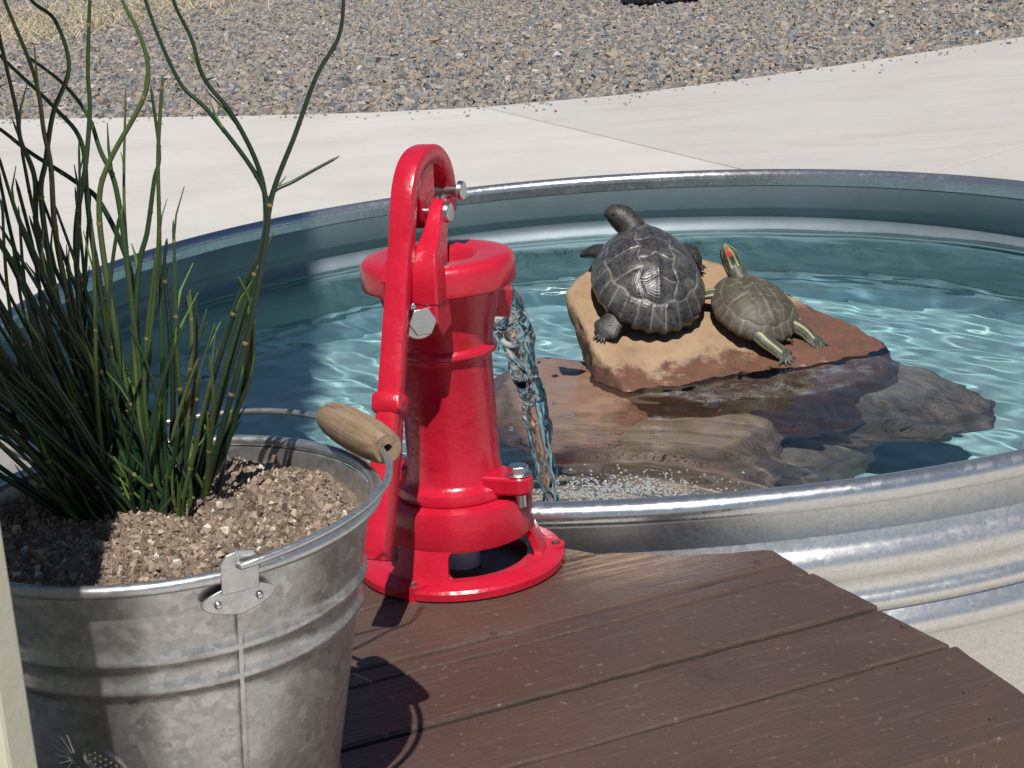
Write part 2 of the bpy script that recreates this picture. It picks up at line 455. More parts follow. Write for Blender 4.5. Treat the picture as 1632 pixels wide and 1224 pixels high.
EDGE = [(-14, 15.5), (-9, 12.6), (-5, 11.0), (-2.63, 10.13), (-1.90, 9.82), (-1.21, 9.52), (-0.567, 9.30), (-0.042, 9.21), (0.67, 9.29), (1.337, 9.58), (2.043, 9.95), (2.97, 10.50), (5, 11.9), (9, 15.2), (14, 20)]
def edge_y(X):
    return np.interp(X, [p[0] for p in EDGE], [p[1] for p in EDGE])
path = empty('concrete_path', (0, 0, 0), kind='structure')
J0 = (-0.042, 9.20); JM = (1.19, 6.27); JN = (1.60, 5.25)
jd = (JN[0] - JM[0], JN[1] - JM[1])
JB = (JN[0] + jd[0] * 5, JN[1] + jd[1] * 5)
J2 = (4.6, 9.45)   # second joint runs from JM towards the upper right
def poly_slab(name, poly, mat):
    b = MB(); b.prism(poly, -0.12, 0.0)
    o = b.build(name, mat, path, smooth=0, bevel=0.007, segs=3); return o
gp = 0.005
left = [(p[0], p[1]) for p in EDGE if p[0] < -0.1]
A = [(-14, -8)] + [(JB[0] - gp, -8)] + [(JB[0] - gp, JB[1]), (JM[0] - gp, JM[1]), (J0[0] - gp, J0[1] + 0.01)] + left[::-1]
poly_slab('slab', A, MAT['concrete'])
right = [(p[0], p[1]) for p in EDGE if p[0] > 0.1]
e2x = 9.0; e2y = JM[1] + (e2x - JM[0]) * (J2[1] - JM[1]) / (J2[0] - JM[0])
B = [(JM[0] + gp, JM[1] + gp * 1.6), (8.2, JM[1] + (8.2 - JM[0]) * (J2[1] - JM[1]) / (J2[0] - JM[0]) + gp * 1.6)]
B += [p for p in right[::-1] if p[0] < 8.0] + [(J0[0] + gp, J0[1] + 0.01)]
poly_slab('slab', B, MAT['concrete_b'])
C = [(JB[0] + gp, -8), (14, -8), (14, 12.0), (8.2, JM[1] + (8.2 - JM[0]) * (J2[1] - JM[1]) / (J2[0] - JM[0])), (JM[0] + gp, JM[1] - 0.004), (JB[0] + gp, JB[1])]
poly_slab('slab', C, MAT['concrete_b'])

# gravel: crushed stones, one mass
CUBE = np.array([(-1, -1, -1), (1, -1, -1), (1, 1, -1), (-1, 1, -1), (-1, -1, 1), (1, -1, 1), (1, 1, 1), (-1, 1, 1)], np.float32) * 0.5
CF = np.array([(0, 3, 2, 1), (4, 5, 6, 7), (0, 1, 5, 4), (1, 2, 6, 5), (2, 3, 7, 6), (3, 0, 4, 7)])
def stones(name, X, Y, Z, S, mat, parent=None, flat=0.6, jit=0.32, seed=3):
    r = np.random.default_rng(seed); n = len(X)
    V = np.repeat(CUBE[None], n, 0) + r.normal(0, jit * 0.5, (n, 8, 3)).astype(np.float32)
    V[:, 4:, :2] *= r.uniform(0.45, 0.9, (n, 1, 1))
    V *= np.stack([r.uniform(0.7, 1.35, n), r.uniform(0.6, 1.1, n), r.uniform(0.5, 1.0, n) * flat / 0.6], 1)[:, None, :]
    V *= S[:, None, None]
    a = r.uniform(0, 6.28, n); t = r.normal(0, 0.35, n)
    ct, st = np.cos(t)[:, None], np.sin(t)[:, None]
    y = V[..., 1] * ct - V[..., 2] * st; z = V[..., 1] * st + V[..., 2] * ct
    ca, sa = np.cos(a)[:, None], np.sin(a)[:, None]
    xx = V[..., 0] * ca - y * sa; yy = V[..., 0] * sa + y * ca
    W = np.stack([xx + X[:, None], yy + Y[:, None], z + Z[:, None]], -1).reshape(-1, 3)
    F = (CF[None] + (np.arange(n) * 8)[:, None, None]).reshape(-1, 4)
    return np_mesh(name, W, F, mat, parent, smooth=False)
N = 185000
yy = np.sqrt(nrng.uniform(9.1 ** 2, 21.5 ** 2, N)); xx = nrng.uniform(-0.31, 0.31, N) * yy + 0.02
keep = yy > edge_y(xx) + 0.012
xx, yy = xx[keep], yy[keep]
gs = nrng.lognormal(math.log(0.0200), 0.40, len(xx)).clip(0.009, 0.055)
zz = -0.036 + nrng.uniform(0, 0.024, len(xx)) + 0.012 * np.sin(xx * 2.1) * np.sin(yy * 1.3)
ns_ = 170                                              # stray chips on the edge of the path
sx_ = nrng.uniform(-2.6, 3.2, ns_); sy_ = edge_y(sx_) - np.abs(nrng.normal(0, 0.16, ns_))
xx = np.concatenate([xx, sx_]); yy = np.concatenate([yy, sy_]); gs = np.concatenate([gs, nrng.uniform(0.006, 0.016, ns_)]); zz = np.concatenate([zz, np.full(ns_, 0.003)])
tag(stones('gravel', xx, yy, zz, gs, MAT['gravel']), 'grey and tan crushed gravel beyond the concrete path', 'gravel', kind='stuff')

# dry grass tufts on the gravel
gb = MB()
for i in range(5200):
    if rnd.random() < 0.75:
        px, py = rnd.gauss(-3.9, 0.75), rnd.gauss(16.6, 1.6)
    else:
        px, py = rnd.gauss(-2.9, 0.45), rnd.gauss(19.3, 0.9)
    if py < 13.6 + 1.1 * max(0.0, px + 3.9) + rnd.random() * 1.2: continue
    a = rnd.uniform(0, 6.28); L = rnd.uniform(0.12, 0.42); lean = rnd.uniform(0.7, 1.35); w = rnd.uniform(0.002, 0.0042)
    d = Vector((math.cos(a), math.sin(a), 0)); s = Vector((-d.y, d.x, 0)) * w
    pts = []
    for k in range(4):
        t = k / 3
        p = Vector((px, py, -0.02)) + d * (L * lean * t) + Vector((0, 0, L * 0.55 * (t * (1 - 0.68 * lean * t))))
        pts.append((p, 1 - 0.8 * t))
    vs = []
    for p, k in pts: vs += [p - s * k, p + s * k]
    gb.add(vs, [(0, 1, 3, 2), (2, 3, 5, 4), (4, 5, 7, 6)])
tag(gb.build('dry_grass', MAT['straw'], smooth=0, merge=False), 'pale dry straw grass with green tufts at gravel edge', 'grass', kind='stuff')

# black tyre lying on the gravel
ty = empty('tyre', (1.36, 14.62, -0.02), 'black rubber tyre lying on the gravel', 'tyre')
b = MB(); prof = []
for k in range(16):
    a = 2 * math.pi * k / 16
    prof.append((0.225 + 0.085 * math.copysign(abs(math.cos(a)) ** 0.7, math.cos(a)), 0.085 + 0.085 * math.copysign(abs(math.sin(a)) ** 0.7, math.sin(a))))
b.lathe(prof, 48); b.build('tread_body', MAT['rubber'], ty)
b = MB()
for k in range(36):
    a = 2 * math.pi * k / 36
    c, s = math.cos(a), math.sin(a)
    b.add([(c * r - s * w, s * r + c * w, z) for r, w, z in ((0.303, -0.017, 0.03), (0.303, 0.017, 0.03), (0.303, 0.017, 0.14), (0.303, -0.017, 0.14), (0.317, -0.015, 0.03), (0.317, 0.015, 0.03), (0.317, 0.015, 0.14), (0.317, -0.015, 0.14))], [(0, 3, 2, 1), (4, 5, 6, 7), (0, 1, 5, 4), (1, 2, 6, 5), (2, 3, 7, 6), (3, 0, 4, 7)])
b.build('tread_block_ring', MAT['rubber'], ty, smooth=0)

# ------------------------------------------------------------------ house wall corner at the left
hw = empty('house_wall', (-0.95, 0.85, 0), 'cream painted house wall corner with trim board beside the bucket', 'wall')
WX = -0.247
def wall_part(name, poly, z1, bevel=0.003):
    b = MB(); b.prism([(x + 0.95, y - 0.85) for x, y in poly], 0.0, z1)
    return b.build(name, MAT['cream'], hw, smooth=0, bevel=bevel)
P_ = (WX, 0.850); Q_ = (WX - 0.0085, 0.8265)
wall_part('corner_board', [Q_, P_, (WX - 0.10, 0.886), (WX - 0.108, 0.862)], 7.2)
for i in range(12):
    x1 = WX - 0.103 - 0.135 * i; y1 = 0.868 + 0.049 * i * 0
    wall_part('wall_board', [(x1 - 0.133, 0.858), (x1 - 0.001, 0.858), (x1 - 0.001, 0.880), (x1 - 0.133, 0.880)], 7.15, 0.002)

# ------------------------------------------------------------------ stock tank
TC = Vector((0.164, 2.582, 0)); TR = 0.90; ZRIM = 0.60; ZW = 0.503
tank = empty('stock_tank', TC, 'round galvanised steel stock tank filled with water', 'tank')
def rib(z0, z1, amp, n=9):
    return [(amp * math.sin(math.pi * k / n) ** 1.0, z0 + (z1 - z0) * k / n) for k in range(1, n)]
off = [(0.0, 0.592), (0.0, 0.545)] + rib(0.545, 0.502, 0.011) + [(0.0, 0.502), (0.0, 0.489)] + rib(0.489, 0.468, 0.006, 7) + [(0.0, 0.468)] + rib(0.467, 0.432, 0.010) + [(0.0, 0.432), (0.0, 0.20)] + rib(0.20, 0.16, 0.010) + [(0.0, 0.16)] + rib(0.159, 0.12, 0.010) + [(0.0, 0.12), (0.0, 0.0)]
WR = 0.888
b = MB(); b.lathe([(WR + r, z) for r, z in off], 192, closed=False)
wall = b.build('outer_wall', MAT['tank'], tank, smooth=50)
b = MB(); b.lathe([(WR - 0.0025 + r, z) for r, z in off[:-1]] + [(WR - 0.0025, 0.014)], 192, closed=False)
inner = b.build('inner_wall', MAT['tank_in'], tank, smooth=50)
b = MB(); b.lathe([(0.0005, 0.012), (0.3, 0.012), (0.6, 0.012), (WR - 0.002, 0.012)], 96, closed=False)
floor_ = b.build('tank_floor', MAT['tank_floor'], tank)
b = MB(); b.lathe([(TR + 0.0132 * math.cos(2 * math.pi * k / 20), ZRIM + 0.0132 * math.sin(2 * math.pi * k / 20)) for k in range(20)], 224)
rim = b.build('rolled_rim', MAT['tank_rim'], tank, smooth=60)
b = MB(); b.lathe([(WR - 0.0035, 0.586), (WR + 0.004, 0.586), (TR - 0.004, 0.590), (TR - 0.010, 0.600), (WR - 0.0035, 0.600)], 192)
b.build('rim_lap', MAT['tank_rim'], tank, smooth=50)
for o in (wall, inner, floor_, rim): o.cycles.is_caustics_receiver = True

# ------------------------------------------------------------------ water
LAND = (0.045, 1.845)
def waves(X, Y):
    r = np.random.default_rng(5); Z = np.zeros_like(X)
    for k in range(34):
        lam = r.uniform(0.022, 0.10) if k % 2 else r.uniform(0.10, 0.34); th = r.normal(1.2, 0.75); ph = r.uniform(0, 6.28)
        amp = (0.0012 if lam < 0.10 else 0.0012) * lam * r.uniform(0.5, 1.2)
        wx = X + 0.03 * np.sin(Y * r.uniform(4, 11) + ph); wy = Y + 0.03 * np.sin(X * r.uniform(4, 11) - ph)
        Z += amp * np.sin(2 * np.pi / lam * (wx * np.cos(th) + wy * np.sin(th)) + ph)
    d = np.hypot(X - LAND[0], Y - LAND[1])
    Z += 0.0011 * np.exp(-d / 0.25) * np.sin(2 * np.pi * d / 0.042 + 1.2 * np.sin(np.arctan2(Y - LAND[1], X - LAND[0]) * 3))
    Z += 0.0005 * np.exp(-d / 0.5) * np.sin(2 * np.pi * d / 0.075)
    return Z
nr, na = 190, 560
rr = (np.linspace(0.0, 1, nr) ** 0.75) * (WR + 0.001); rr[0] = 0.002
aa = np.linspace(0, 2 * np.pi, na, endpoint=False)
RR, AA = np.meshgrid(rr, aa, indexing='ij')
X = TC.x + RR * np.cos(AA); Y = TC.y + RR * np.sin(AA)
V = np.stack([X, Y, ZW + waves(X, Y)], -1).reshape(-1, 3)
idx = np.arange(nr * na).reshape(nr, na)
F = np.stack([idx[:-1], idx[1:], np.roll(idx[1:], -1, 1), np.roll(idx[:-1], -1, 1)], -1).reshape(-1, 4)
water = np_mesh('water', V, F, MAT['water'])
tag(water, kind='structure')
water.cycles.is_caustics_caster = True

# ------------------------------------------------------------------ rocks
def hull_rock(name, pts, mat, label, voxel=0.008, amp=0.012, seed=0, noise_scale=9.0, smooth_it=3):
    c = Vector((sum(p[0] for p in pts) / len(pts), sum(p[1] for p in pts) / len(pts), min(p[2] for p in pts)))
    bm = bmesh.new()
    for p in pts: bm.verts.new(Vector(p) - c)
    bmesh.ops.convex_hull(bm, input=bm.verts)
    for _ in range(6):
        es = [e for e in bm.edges if e.calc_length() > voxel * 2.2]
        if not es: break
        bmesh.ops.subdivide_edges(bm, edges=es, cuts=1)
        bmesh.ops.triangulate(bm, faces=[f for f in bm.faces if len(f.verts) > 3])
    for _ in range(smooth_it):
        bmesh.ops.smooth_vert(bm, verts=bm.verts, factor=0.5, use_axis_x=True, use_axis_y=True, use_axis_z=True)
    bm.normal_update()
    sv = Vector((seed * 3.1, seed * 1.7, seed * 0.9))
    for vt in bm.verts:
        p = vt.co
        q = p * noise_scale + sv
        d = mnoise.noise(q) * 0.9 + 0.5 * abs(mnoise.noise(q * 2.3)) + 0.28 * mnoise.noise(q * 5.1) + 0.20 * mnoise.noise(q * 11)
        st = 0.9 * (abs(((p.z * 16 + 0.35 * p.x * 16 + 0.8 * mnoise.noise(q * 0.6)) % 1.0) - 0.5) * 2 - 0.5) * (1 - abs(vt.normal.z))
        vt.co = p + vt.normal * amp * (d + st * 0.4)
    me = bpy.data.meshes.new(name); bm.to_mesh(me); bm.free()
    me.materials.append(mat)
    me.polygons.foreach_set('use_smooth', [True] * len(me.polygons))
    o = bpy.data.objects.new(name, me); o.location = c
    link(o); tag(o, label, 'rock', 'rocks piled in the tank')
    o.cycles.is_caustics_receiver = True
    return o

def both(top, dz, shrink=0.92, drop=None):
    c = Vector((sum(p[0] for p in top) / len(top), sum(p[1] for p in top) / len(top)))
    out = list(top)
    for p in top:
        k = 0.86 if p[0] < 0.14 else shrink
        out.append((c.x + (p[0] - c.x) * k, c.y + (p[1] - c.y) * k, p[2] - dz))
    return out
# basking rock: a slab leaning towards the viewer, its front edge under water
top = [(0.088, 2.625, 0.602), (0.130, 2.70, 0.622), (0.235, 2.745, 0.626), (0.345, 2.70, 0.596), (0.44, 2.625, 0.548), (0.530, 2.545, 0.504), (0.515, 2.455, 0.470), (0.41, 2.385, 0.462), (0.26, 2.372, 0.468), (0.150, 2.42, 0.500), (0.108, 2.52, 0.556)]
def slab_pt(x, y):
    """height of the slab's upper face (least squares plane)"""
    return _pl[0] * x + _pl[1] * y + _pl[2]
T = np.array(top); _pl = np.linalg.lstsq(np.c_[T[:, 0], T[:, 1], np.ones(len(T))], T[:, 2], rcond=None)[0]
top = [(p[0], p[1], 0.6 * slab_pt(p[0], p[1]) + 0.4 * p[2]) for p in top]
hull_rock('rock', both(top, 0.15, 1.10), MAT['rock_tan'], 'tan flat rock with both turtles basking on top', 0.0060, 0.0095, 2, 12, 1)
def low_rock(c, size, rz, tilt, seed, mat, label, n=9, h=0.14):
    r = random.Random(seed); pts = []
    for lay, (k, dz) in enumerate(((0.72, h), (1.0, h * 0.55), (0.86, 0.0))):
        for i in range(n):
            a = 2 * math.pi * i / n + r.uniform(-0.2, 0.2)
            q = k * r.uniform(0.82, 1.1)
            x0, y0 = q * size[0] * math.cos(a), q * size[1] * math.sin(a)
            z0 = dz + (tilt[0] * x0 + tilt[1] * y0 if lay == 0 else 0) + r.uniform(-0.01, 0.01)
            pts.append((c[0] + x0 * math.cos(rz) - y0 * math.sin(rz), c[1] + x0 * math.sin(rz) + y0 * math.cos(rz), c[2] + z0))
    return hull_rock('rock', pts, mat, label, 0.010, 0.012, seed, 10, 1)
low_rock((0.080, 2.50, 0.255), (0.145, 0.19), 0.25, (0.0, 0.10), 4, MAT['rock_red'], 'reddish submerged rock left of the basking rock', h=0.225)
low_rock((0.215, 2.36, 0.20), (0.16, 0.13), -0.3, (0.05, 0.10), 6, MAT['rock_brown'], 'brown sunken rock under the front edge of the basking rock', h=0.20)
low_rock((0.475, 2.50, 0.215), (0.20, 0.125), -0.35, (-0.12, 0.10), 9, MAT['rock_grey'], 'dark grey sunken slab right of the basking rock', h=0.20)
low_rock((0.12, 2.20, 0.02), (0.27, 0.19), 0.1, (0.02, 0.03), 12, MAT['rock_brown'], 'large brown sunken rock near the pump side wall', h=0.25)
low_rock((0.29, 2.56, 0.015), (0.27, 0.20), 0.2, (0.0, 0.0), 15, MAT['rock_grey'], 'broad sunken base rock at the bottom of the pile', h=0.33)

# ------------------------------------------------------------------ turtles
def seam_field(u, v):
    """scute seams on the unit disc; u forward, v right; returns distance to nearest seam, scute id"""
    rho = np.hypot(u, v); th = np.arctan2(v, u)
    tri = lambda t: np.abs((t % 1.0) - 0.5) * 2
    d = np.full(u.shape, 9.0); sid = np.zeros(u.shape)
    marg = rho > 0.80
    d = np.minimum(d, np.abs(rho - 0.80 - 0.015 * np.cos(th * 12)))
    nm = 25
    tt = th / (2 * np.pi) * nm
    dm = np.abs((tt % 1.0) - 0.5); dm = (0.5 - dm) * (2 * np.pi / nm) * rho
    d = np.where(marg, np.minimum(d, dm), d)
    cross = [0.52, 0.18, -0.18, -0.52]
    half = 0.25 + 0.075 * tri((u + 0.52) / 0.35)
    dv = np.abs(np.abs(v) - half)
    inner = ~marg
    vert = inner & (np.abs(v) < half)
    cost = inner & ~vert
    d = np.where(inner, np.minimum(d, dv), d)
    for c in cross:
        zz_ = c + 0.03 * np.cos(v * 14)
        d = np.where(vert, np.minimum(d, np.abs(u - zz_)), d)
    for c in (0.36, 0.0, -0.36):
        zc = c - 0.12 * (np.abs(v) - 0.3) * (-1 if c > 0 else 1)
        d = np.where(cost, np.minimum(d, np.abs(u - zc)), d)
    return d, np.where(marg, 1.0, 0.0)

def shell_mat(name, dark, mid, pale, seam, seamw, gloss):
    x = NT(name); v = x.coord()
    at = x.n('ShaderNodeAttribute', attribute_name='seam')
    s = at.outputs['Fac']
    a = x.noise(v, 95, 6, 0.75, 1.8); b = x.noise(v, 30, 5, 0.65, 0.8); c_ = x.noise(v, 240, 4, 0.6)
    col = x.mix(x.ramp(a, [(0.42, 0.0), (0.62, 1.0)]), dark, mid)
    col = x.mix(x.math('MULTIPLY', x.ramp(b, [(0.48, 0.0), (0.66, 1.0)]), 0.6), col, pale)
    line = x.maprange(s, 0.006, seamw, 1.0, 0.0)
    col = x.mix(x.math('MULTIPLY', line, x.maprange(b, 0.35, 0.65, 0.10, 0.85)), col, seam)
    x.set(color=col, rough=x.maprange(a, 0.3, 0.7, gloss, gloss + 0.2), spec=0.5)
    ring = x.math('SINE', x.math('MULTIPLY', s, 210.0))
    x.bump(ring, 0.12, 0.0008, x.bump(a, 0.35, 0.0015, x.bump(c_, 0.2, 0.0006))); return x.m

def skin_mat(name, ca, cb, stripe, amount, head=None, red=None, freq=420):
    x = NT(name); v = x.coord()
    a = x.noise(v, 160, 4, 0.6)
    col = x.ramp(a, [(0.35, ca), (0.65, cb)])
    at = x.n('ShaderNodeAttribute', attribute_name='stripe')
    st = x.maprange(at.outputs['Fac'], 0.72, 0.9, 0.0, amount)
    col = x.mix(st, col, stripe)
    if red:
        at2 = x.n('ShaderNodeAttribute', attribute_name='red')
        col = x.mix(at2.outputs['Fac'], col, red)
    x.set(color=col, rough=0.5)
    x.bump(x.voro(v, 380), 0.4, 0.0008); return x.m
MAT['shell_big'] = shell_mat('dark_shell', (0.026, 0.026, 0.030), (0.080, 0.076, 0.070), (0.17, 0.158, 0.13), (0.27, 0.255, 0.225), 0.016, 0.19)
MAT['shell_small'] = shell_mat('olive_shell', (0.060, 0.050, 0.034), (0.105, 0.088, 0.058), (0.13, 0.115, 0.085), (0.17, 0.15, 0.12), 0.03, 0.4)
MAT['skin_big'] = skin_mat('dark_turtle_skin', (0.018, 0.018, 0.016), (0.05, 0.046, 0.038), (0.55, 0.60, 0.16), 0.9)
MAT['skin_small'] = skin_mat('striped_turtle_skin', (0.045, 0.05, 0.035), (0.10, 0.10, 0.07), (0.46, 0.46, 0.22), 0.75, red=(0.52, 0.045, 0.03))
MAT['plastron'] = simple('yellow_plastron', (0.28, 0.20, 0.07), (0.12, 0.08, 0.03), 60, 0.5)
MAT['eye'] = simple('turtle_eye', (0.01, 0.01, 0.008), (0.02, 0.02, 0.01), 50, 0.1)

def loft(pts, rads, flats, n=14, stripes=None, red=None, up=(0, 0, 1)):
    """closed tapered limb: returns V, F, stripe, red lists"""
    pts = [Vector(p) for p in pts]; m = len(pts); V = []; S = []; Rd = []; prev = None
    for i, p in enumerate(pts):
        t = (pts[min(i + 1, m - 1)] - pts[max(i - 1, 0)]).normalized()
        if prev is None:
            s = t.cross(Vector(up))
            if s.length < 1e-3: s = Vector((1, 0, 0))
        else: s = prev - t * prev.dot(t)
        s.normalize(); prev = s; b = s.cross(t).normalized()
        for k in range(n):
            a = 2 * math.pi * k / n
            V.append(p + s * (math.cos(a) * rads[i] * flats[i][0]) + b * (math.sin(a) * rads[i] * flats[i][1]))
            S.append(stripes(i / (m - 1), a) if stripes else 0.0)
            Rd.append(red(i / (m - 1), a) if red else 0.0)
    F = []
    for i in range(m - 1):
        for k in range(n):
            k2 = (k + 1) % n
            F.append((i * n + k, i * n + k2, (i + 1) * n + k2, (i + 1) * n + k))
    F.append(tuple(range(n - 1, -1, -1))); F.append(tuple((m - 1) * n + k for k in range(n)))
    return V, F, S, Rd

def spline(pts, n):
    """Catmull-Rom through points (tuples of any length)"""
    P = [np.array(p, float) for p in pts]; P = [2 * P[0] - P[1]] + P + [2 * P[-1] - P[-2]]
    out = []; segs = len(P) - 3
    for i in range(n):
        t = i / (n - 1) * segs; k = min(int(t), segs - 1); f = t - k
        a, b, c, d = P[k], P[k + 1], P[k + 2], P[k + 3]
        out.append(0.5 * ((2 * b) + (-a + c) * f + (2 * a - 5 * b + 4 * c - d) * f * f + (-a + 3 * b - 3 * c + d) * f ** 3))
    return out

def make_turtle(loc, basis, L, W, H, smat, kmat, label, head, limbs, tail, stripes_head, red_head, eyes):
    """local frame: +Y forward, +X right, +Z up off the rock; L, W half sizes"""
    root = empty('turtle', loc, label, 'turtle')
    root.matrix_world = Matrix.Translation(loc) @ basis.to_4x4()
    nR, nA = 66, 200
    rho = np.linspace(0.0, 1.0, nR); rho[0] = 0.004; th = np.linspace(0, 2 * np.pi, nA, endpoint=False)
    P, A_ = np.meshgrid(rho, th, indexing='ij')
    u, v = P * np.cos(A_), P * np.sin(A_)
    d, mg = seam_field(u, v)
    wid = W * (1.0 + 0.07 * (-u)) ; Xs = v * wid; Ys = u * L * (1 - 0.03 * np.abs(v))
    edge_z = 0.20 * H
    dome = edge_z + (H - edge_z) * (1 - P ** 2.5) ** 0.80
    flare = np.clip((P - 0.80) / 0.2, 0, 1)
    dome += 0.06 * H * flare * (u < -0.1)
    keel = 0.03 * H * np.exp(-(v / 0.05) ** 2) * (P < 0.8)
    groove = np.exp(-(d / 0.013) ** 2)
    puff = 0.014 * H * np.clip(d / 0.09, 0, 1) ** 0.6
    Zs = dome + keel + puff * (P < 0.985) - 0.012 * H * groove
    # scalloped rear margin
    scal = 1 + 0.018 * np.cos(A_ * 25) * flare * np.clip(-u, 0, 1)
    Xs *= scal; Ys *= scal
    top_v = np.stack([Xs, Ys, Zs], -1)
    lip = np.stack([Xs[-1] * 0.985, Ys[-1] * 0.985, Zs[-1] - 0.10 * H], -1)[None]
    und = np.stack([Xs[-1] * 0.84, Ys[-1] * 0.86, Zs[-1] * 0 + 0.13 * H], -1)[None]
    allv = np.concatenate([top_v, lip, und], 0)
    rows = allv.shape[0]
    idx = np.arange(rows * nA).reshape(rows, nA)
    F = np.stack([idx[:-1], idx[1:], np.roll(idx[1:], -1, 1), np.roll(idx[:-1], -1, 1)], -1).reshape(-1, 4)
    sh = np_mesh('carapace', allv.reshape(-1, 3), F, smat, root)
    att = sh.data.attributes.new('seam', 'FLOAT', 'POINT')
    sv = np.concatenate([d, np.full((2, nA), 0.3)], 0).astype(np.float32)
    att.data.foreach_set('value', sv.ravel())
    # body: plastron, neck + head, limbs, tail in one mesh
    V = []; Fc = []; S = []; Rd = []
    def put(res):
        b0 = len(V); V.extend(res[0]); Fc.extend([tuple(i + b0 for i in f) for f in res[1]]); S.extend(res[2]); Rd.extend(res[3])
    n = 40
    pv = []; pf = []
    lay = [(0.86, 0.16), (0.78, 0.02), (0.60, -0.09), (0.02, -0.11)]
    for k, hz in lay:
        for i in range(n):
            a = 2 * math.pi * i / n
            pv.append(Vector((W * k * math.sin(a) * 0.98, L * k * math.cos(a) * 0.97, H * hz)))
    for j in range(len(lay) - 1):
        for i in range(n):
            i2 = (i + 1) % n
            pf.append((j * n + i, j * n + i2, (j + 1) * n + i2, (j + 1) * n + i))
    put((pv, pf, [0.0] * len(pv), [0.0] * len(pv)))
    kh = 0.80 if L > 0.09 else 0.72
    h0 = head[1]
    head = head[:2] + [tuple(h0[i] + (h[i] - h0[i]) * kh for i in range(3)) + tuple(h[3:]) for h in head[2:]]
    eyes = [(tuple(h0[i] + (e[i] - h0[i]) * kh for i in range(3)), er) for e, er in eyes]
    hp = spline([h[:3] for h in head], 40); hr = spline([h[3:] for h in head], 40)
    put(loft(hp, [max(r[0], 1e-4) for r in hr], [(r[1], r[2]) for r in hr], 56, stripes_head, red_head))
    drop = 0.012 if L > 0.09 else 0.003
    for lp, toes in limbs:
        lp = [(p[0], p[1], p[2] - drop * i / (len(lp) - 1), *p[3:]) for i, p in enumerate(lp)]
        toes = [([(a_[0], a_[1], a_[2] - drop) for a_ in tp], tr) for tp, tr in toes]
        q = spline([p[:3] for p in lp], 16); r = spline([p[3:] for p in lp], 16)
        put(loft(q, [max(t[0], 1e-4) for t in r], [(t[1], t[2]) for t in r], 40, (lambda t, a: 0.5 + 0.5 * math.cos(a * 5) if 0.1 < t < 0.8 else 0.0) if red_head else None))
        for tp, tr in toes:
            qq = spline(tp, 7)
            put(loft(qq, [tr * k for k in (1.0, 1.05, 1.0, 0.9, 0.75, 0.5, 0.12)], [(1, 0.8)] * 7, 8))
    q = spline([p[:3] for p in tail], 10); r = spline([p[3:] for p in tail], 10)
    put(loft(q, [max(t[0], 1e-4) for t in r], [(1, 1)] * 10, 10, lambda t, a: 0.5 + 0.5 * math.cos(a * 4)))
    me = bpy.data.meshes.new('body'); me.from_pydata([tuple(p) for p in V], [], Fc)
    me.materials.append(kmat)
    for nm, dat in (('stripe', S), ('red', Rd)):
        at = me.attributes.new(nm, 'FLOAT', 'POINT'); at.data.foreach_set('value', np.array(dat, np.float32))
    me.polygons.foreach_set('use_smooth', [True] * len(me.polygons))
    bo = bpy.data.objects.new('body', me); link(bo, root)
    for ep, er in eyes:
        b = MB(); b.sphere(ep, er, 10); b.build('eye', MAT['eye'], root)
    return root

def frame(fwd, up):
    y = (Vector(fwd) - Vector(up).normalized() * Vector(fwd).dot(Vector(up).normalized())).normalized()
    z = Vector(up).normalized(); x_ = y.cross(z)
    return Matrix((x_, y, z)).transposed()
PN = Vector((-_pl[0], -_pl[1], 1)).normalized()
def toes(base, dirs, ln, r):
    out = []
    b0 = Vector(base)
    for (dx, dy) in dirs:
        d = Vector((dx, dy, 0)).normalized()
        out.append(([tuple(b0 + d * ln * 0.1), tuple(b0 + d * ln * 0.5 + Vector((0, 0, r * 0.4))), tuple(b0 + d * ln + Vector((0, 0, -r * 0.6)))], r))
    return out
# big dark turtle, head up and turned left
TL, TW, TH = 0.112, 0.081, 0.080
p1 = (0.199, 2.612); z1 = slab_pt(*p1) + 0.015
head1 = [(0.0, 0.055, 0.024, 0.022, 1, 1), (-0.010, 0.092, 0.034, 0.0205, 1, 1), (-0.021, 0.108, 0.042, 0.0200, 1, 1), (-0.033, 0.116, 0.048, 0.0198, 1.0, 0.95), (-0.045, 0.120, 0.051, 0.0180, 0.95, 0.92), (-0.056, 0.122, 0.052, 0.0128, 0.9, 0.9), (-0.0625, 0.123, 0.051, 0.0068, 0.9, 0.9), (-0.0655, 0.124, 0.050, 0.001, 1, 1)]
st1 = lambda t, a: 1.0 if (0.42 < t < 0.93 and min(abs(((a - c_ + math.pi) % (2 * math.pi)) - math.pi) for c_ in (math.pi + 0.25, -0.25)) < 0.13) else (0.80 if (t < 0.6 and abs(math.cos(a * 6)) > 0.985) else 0.0)
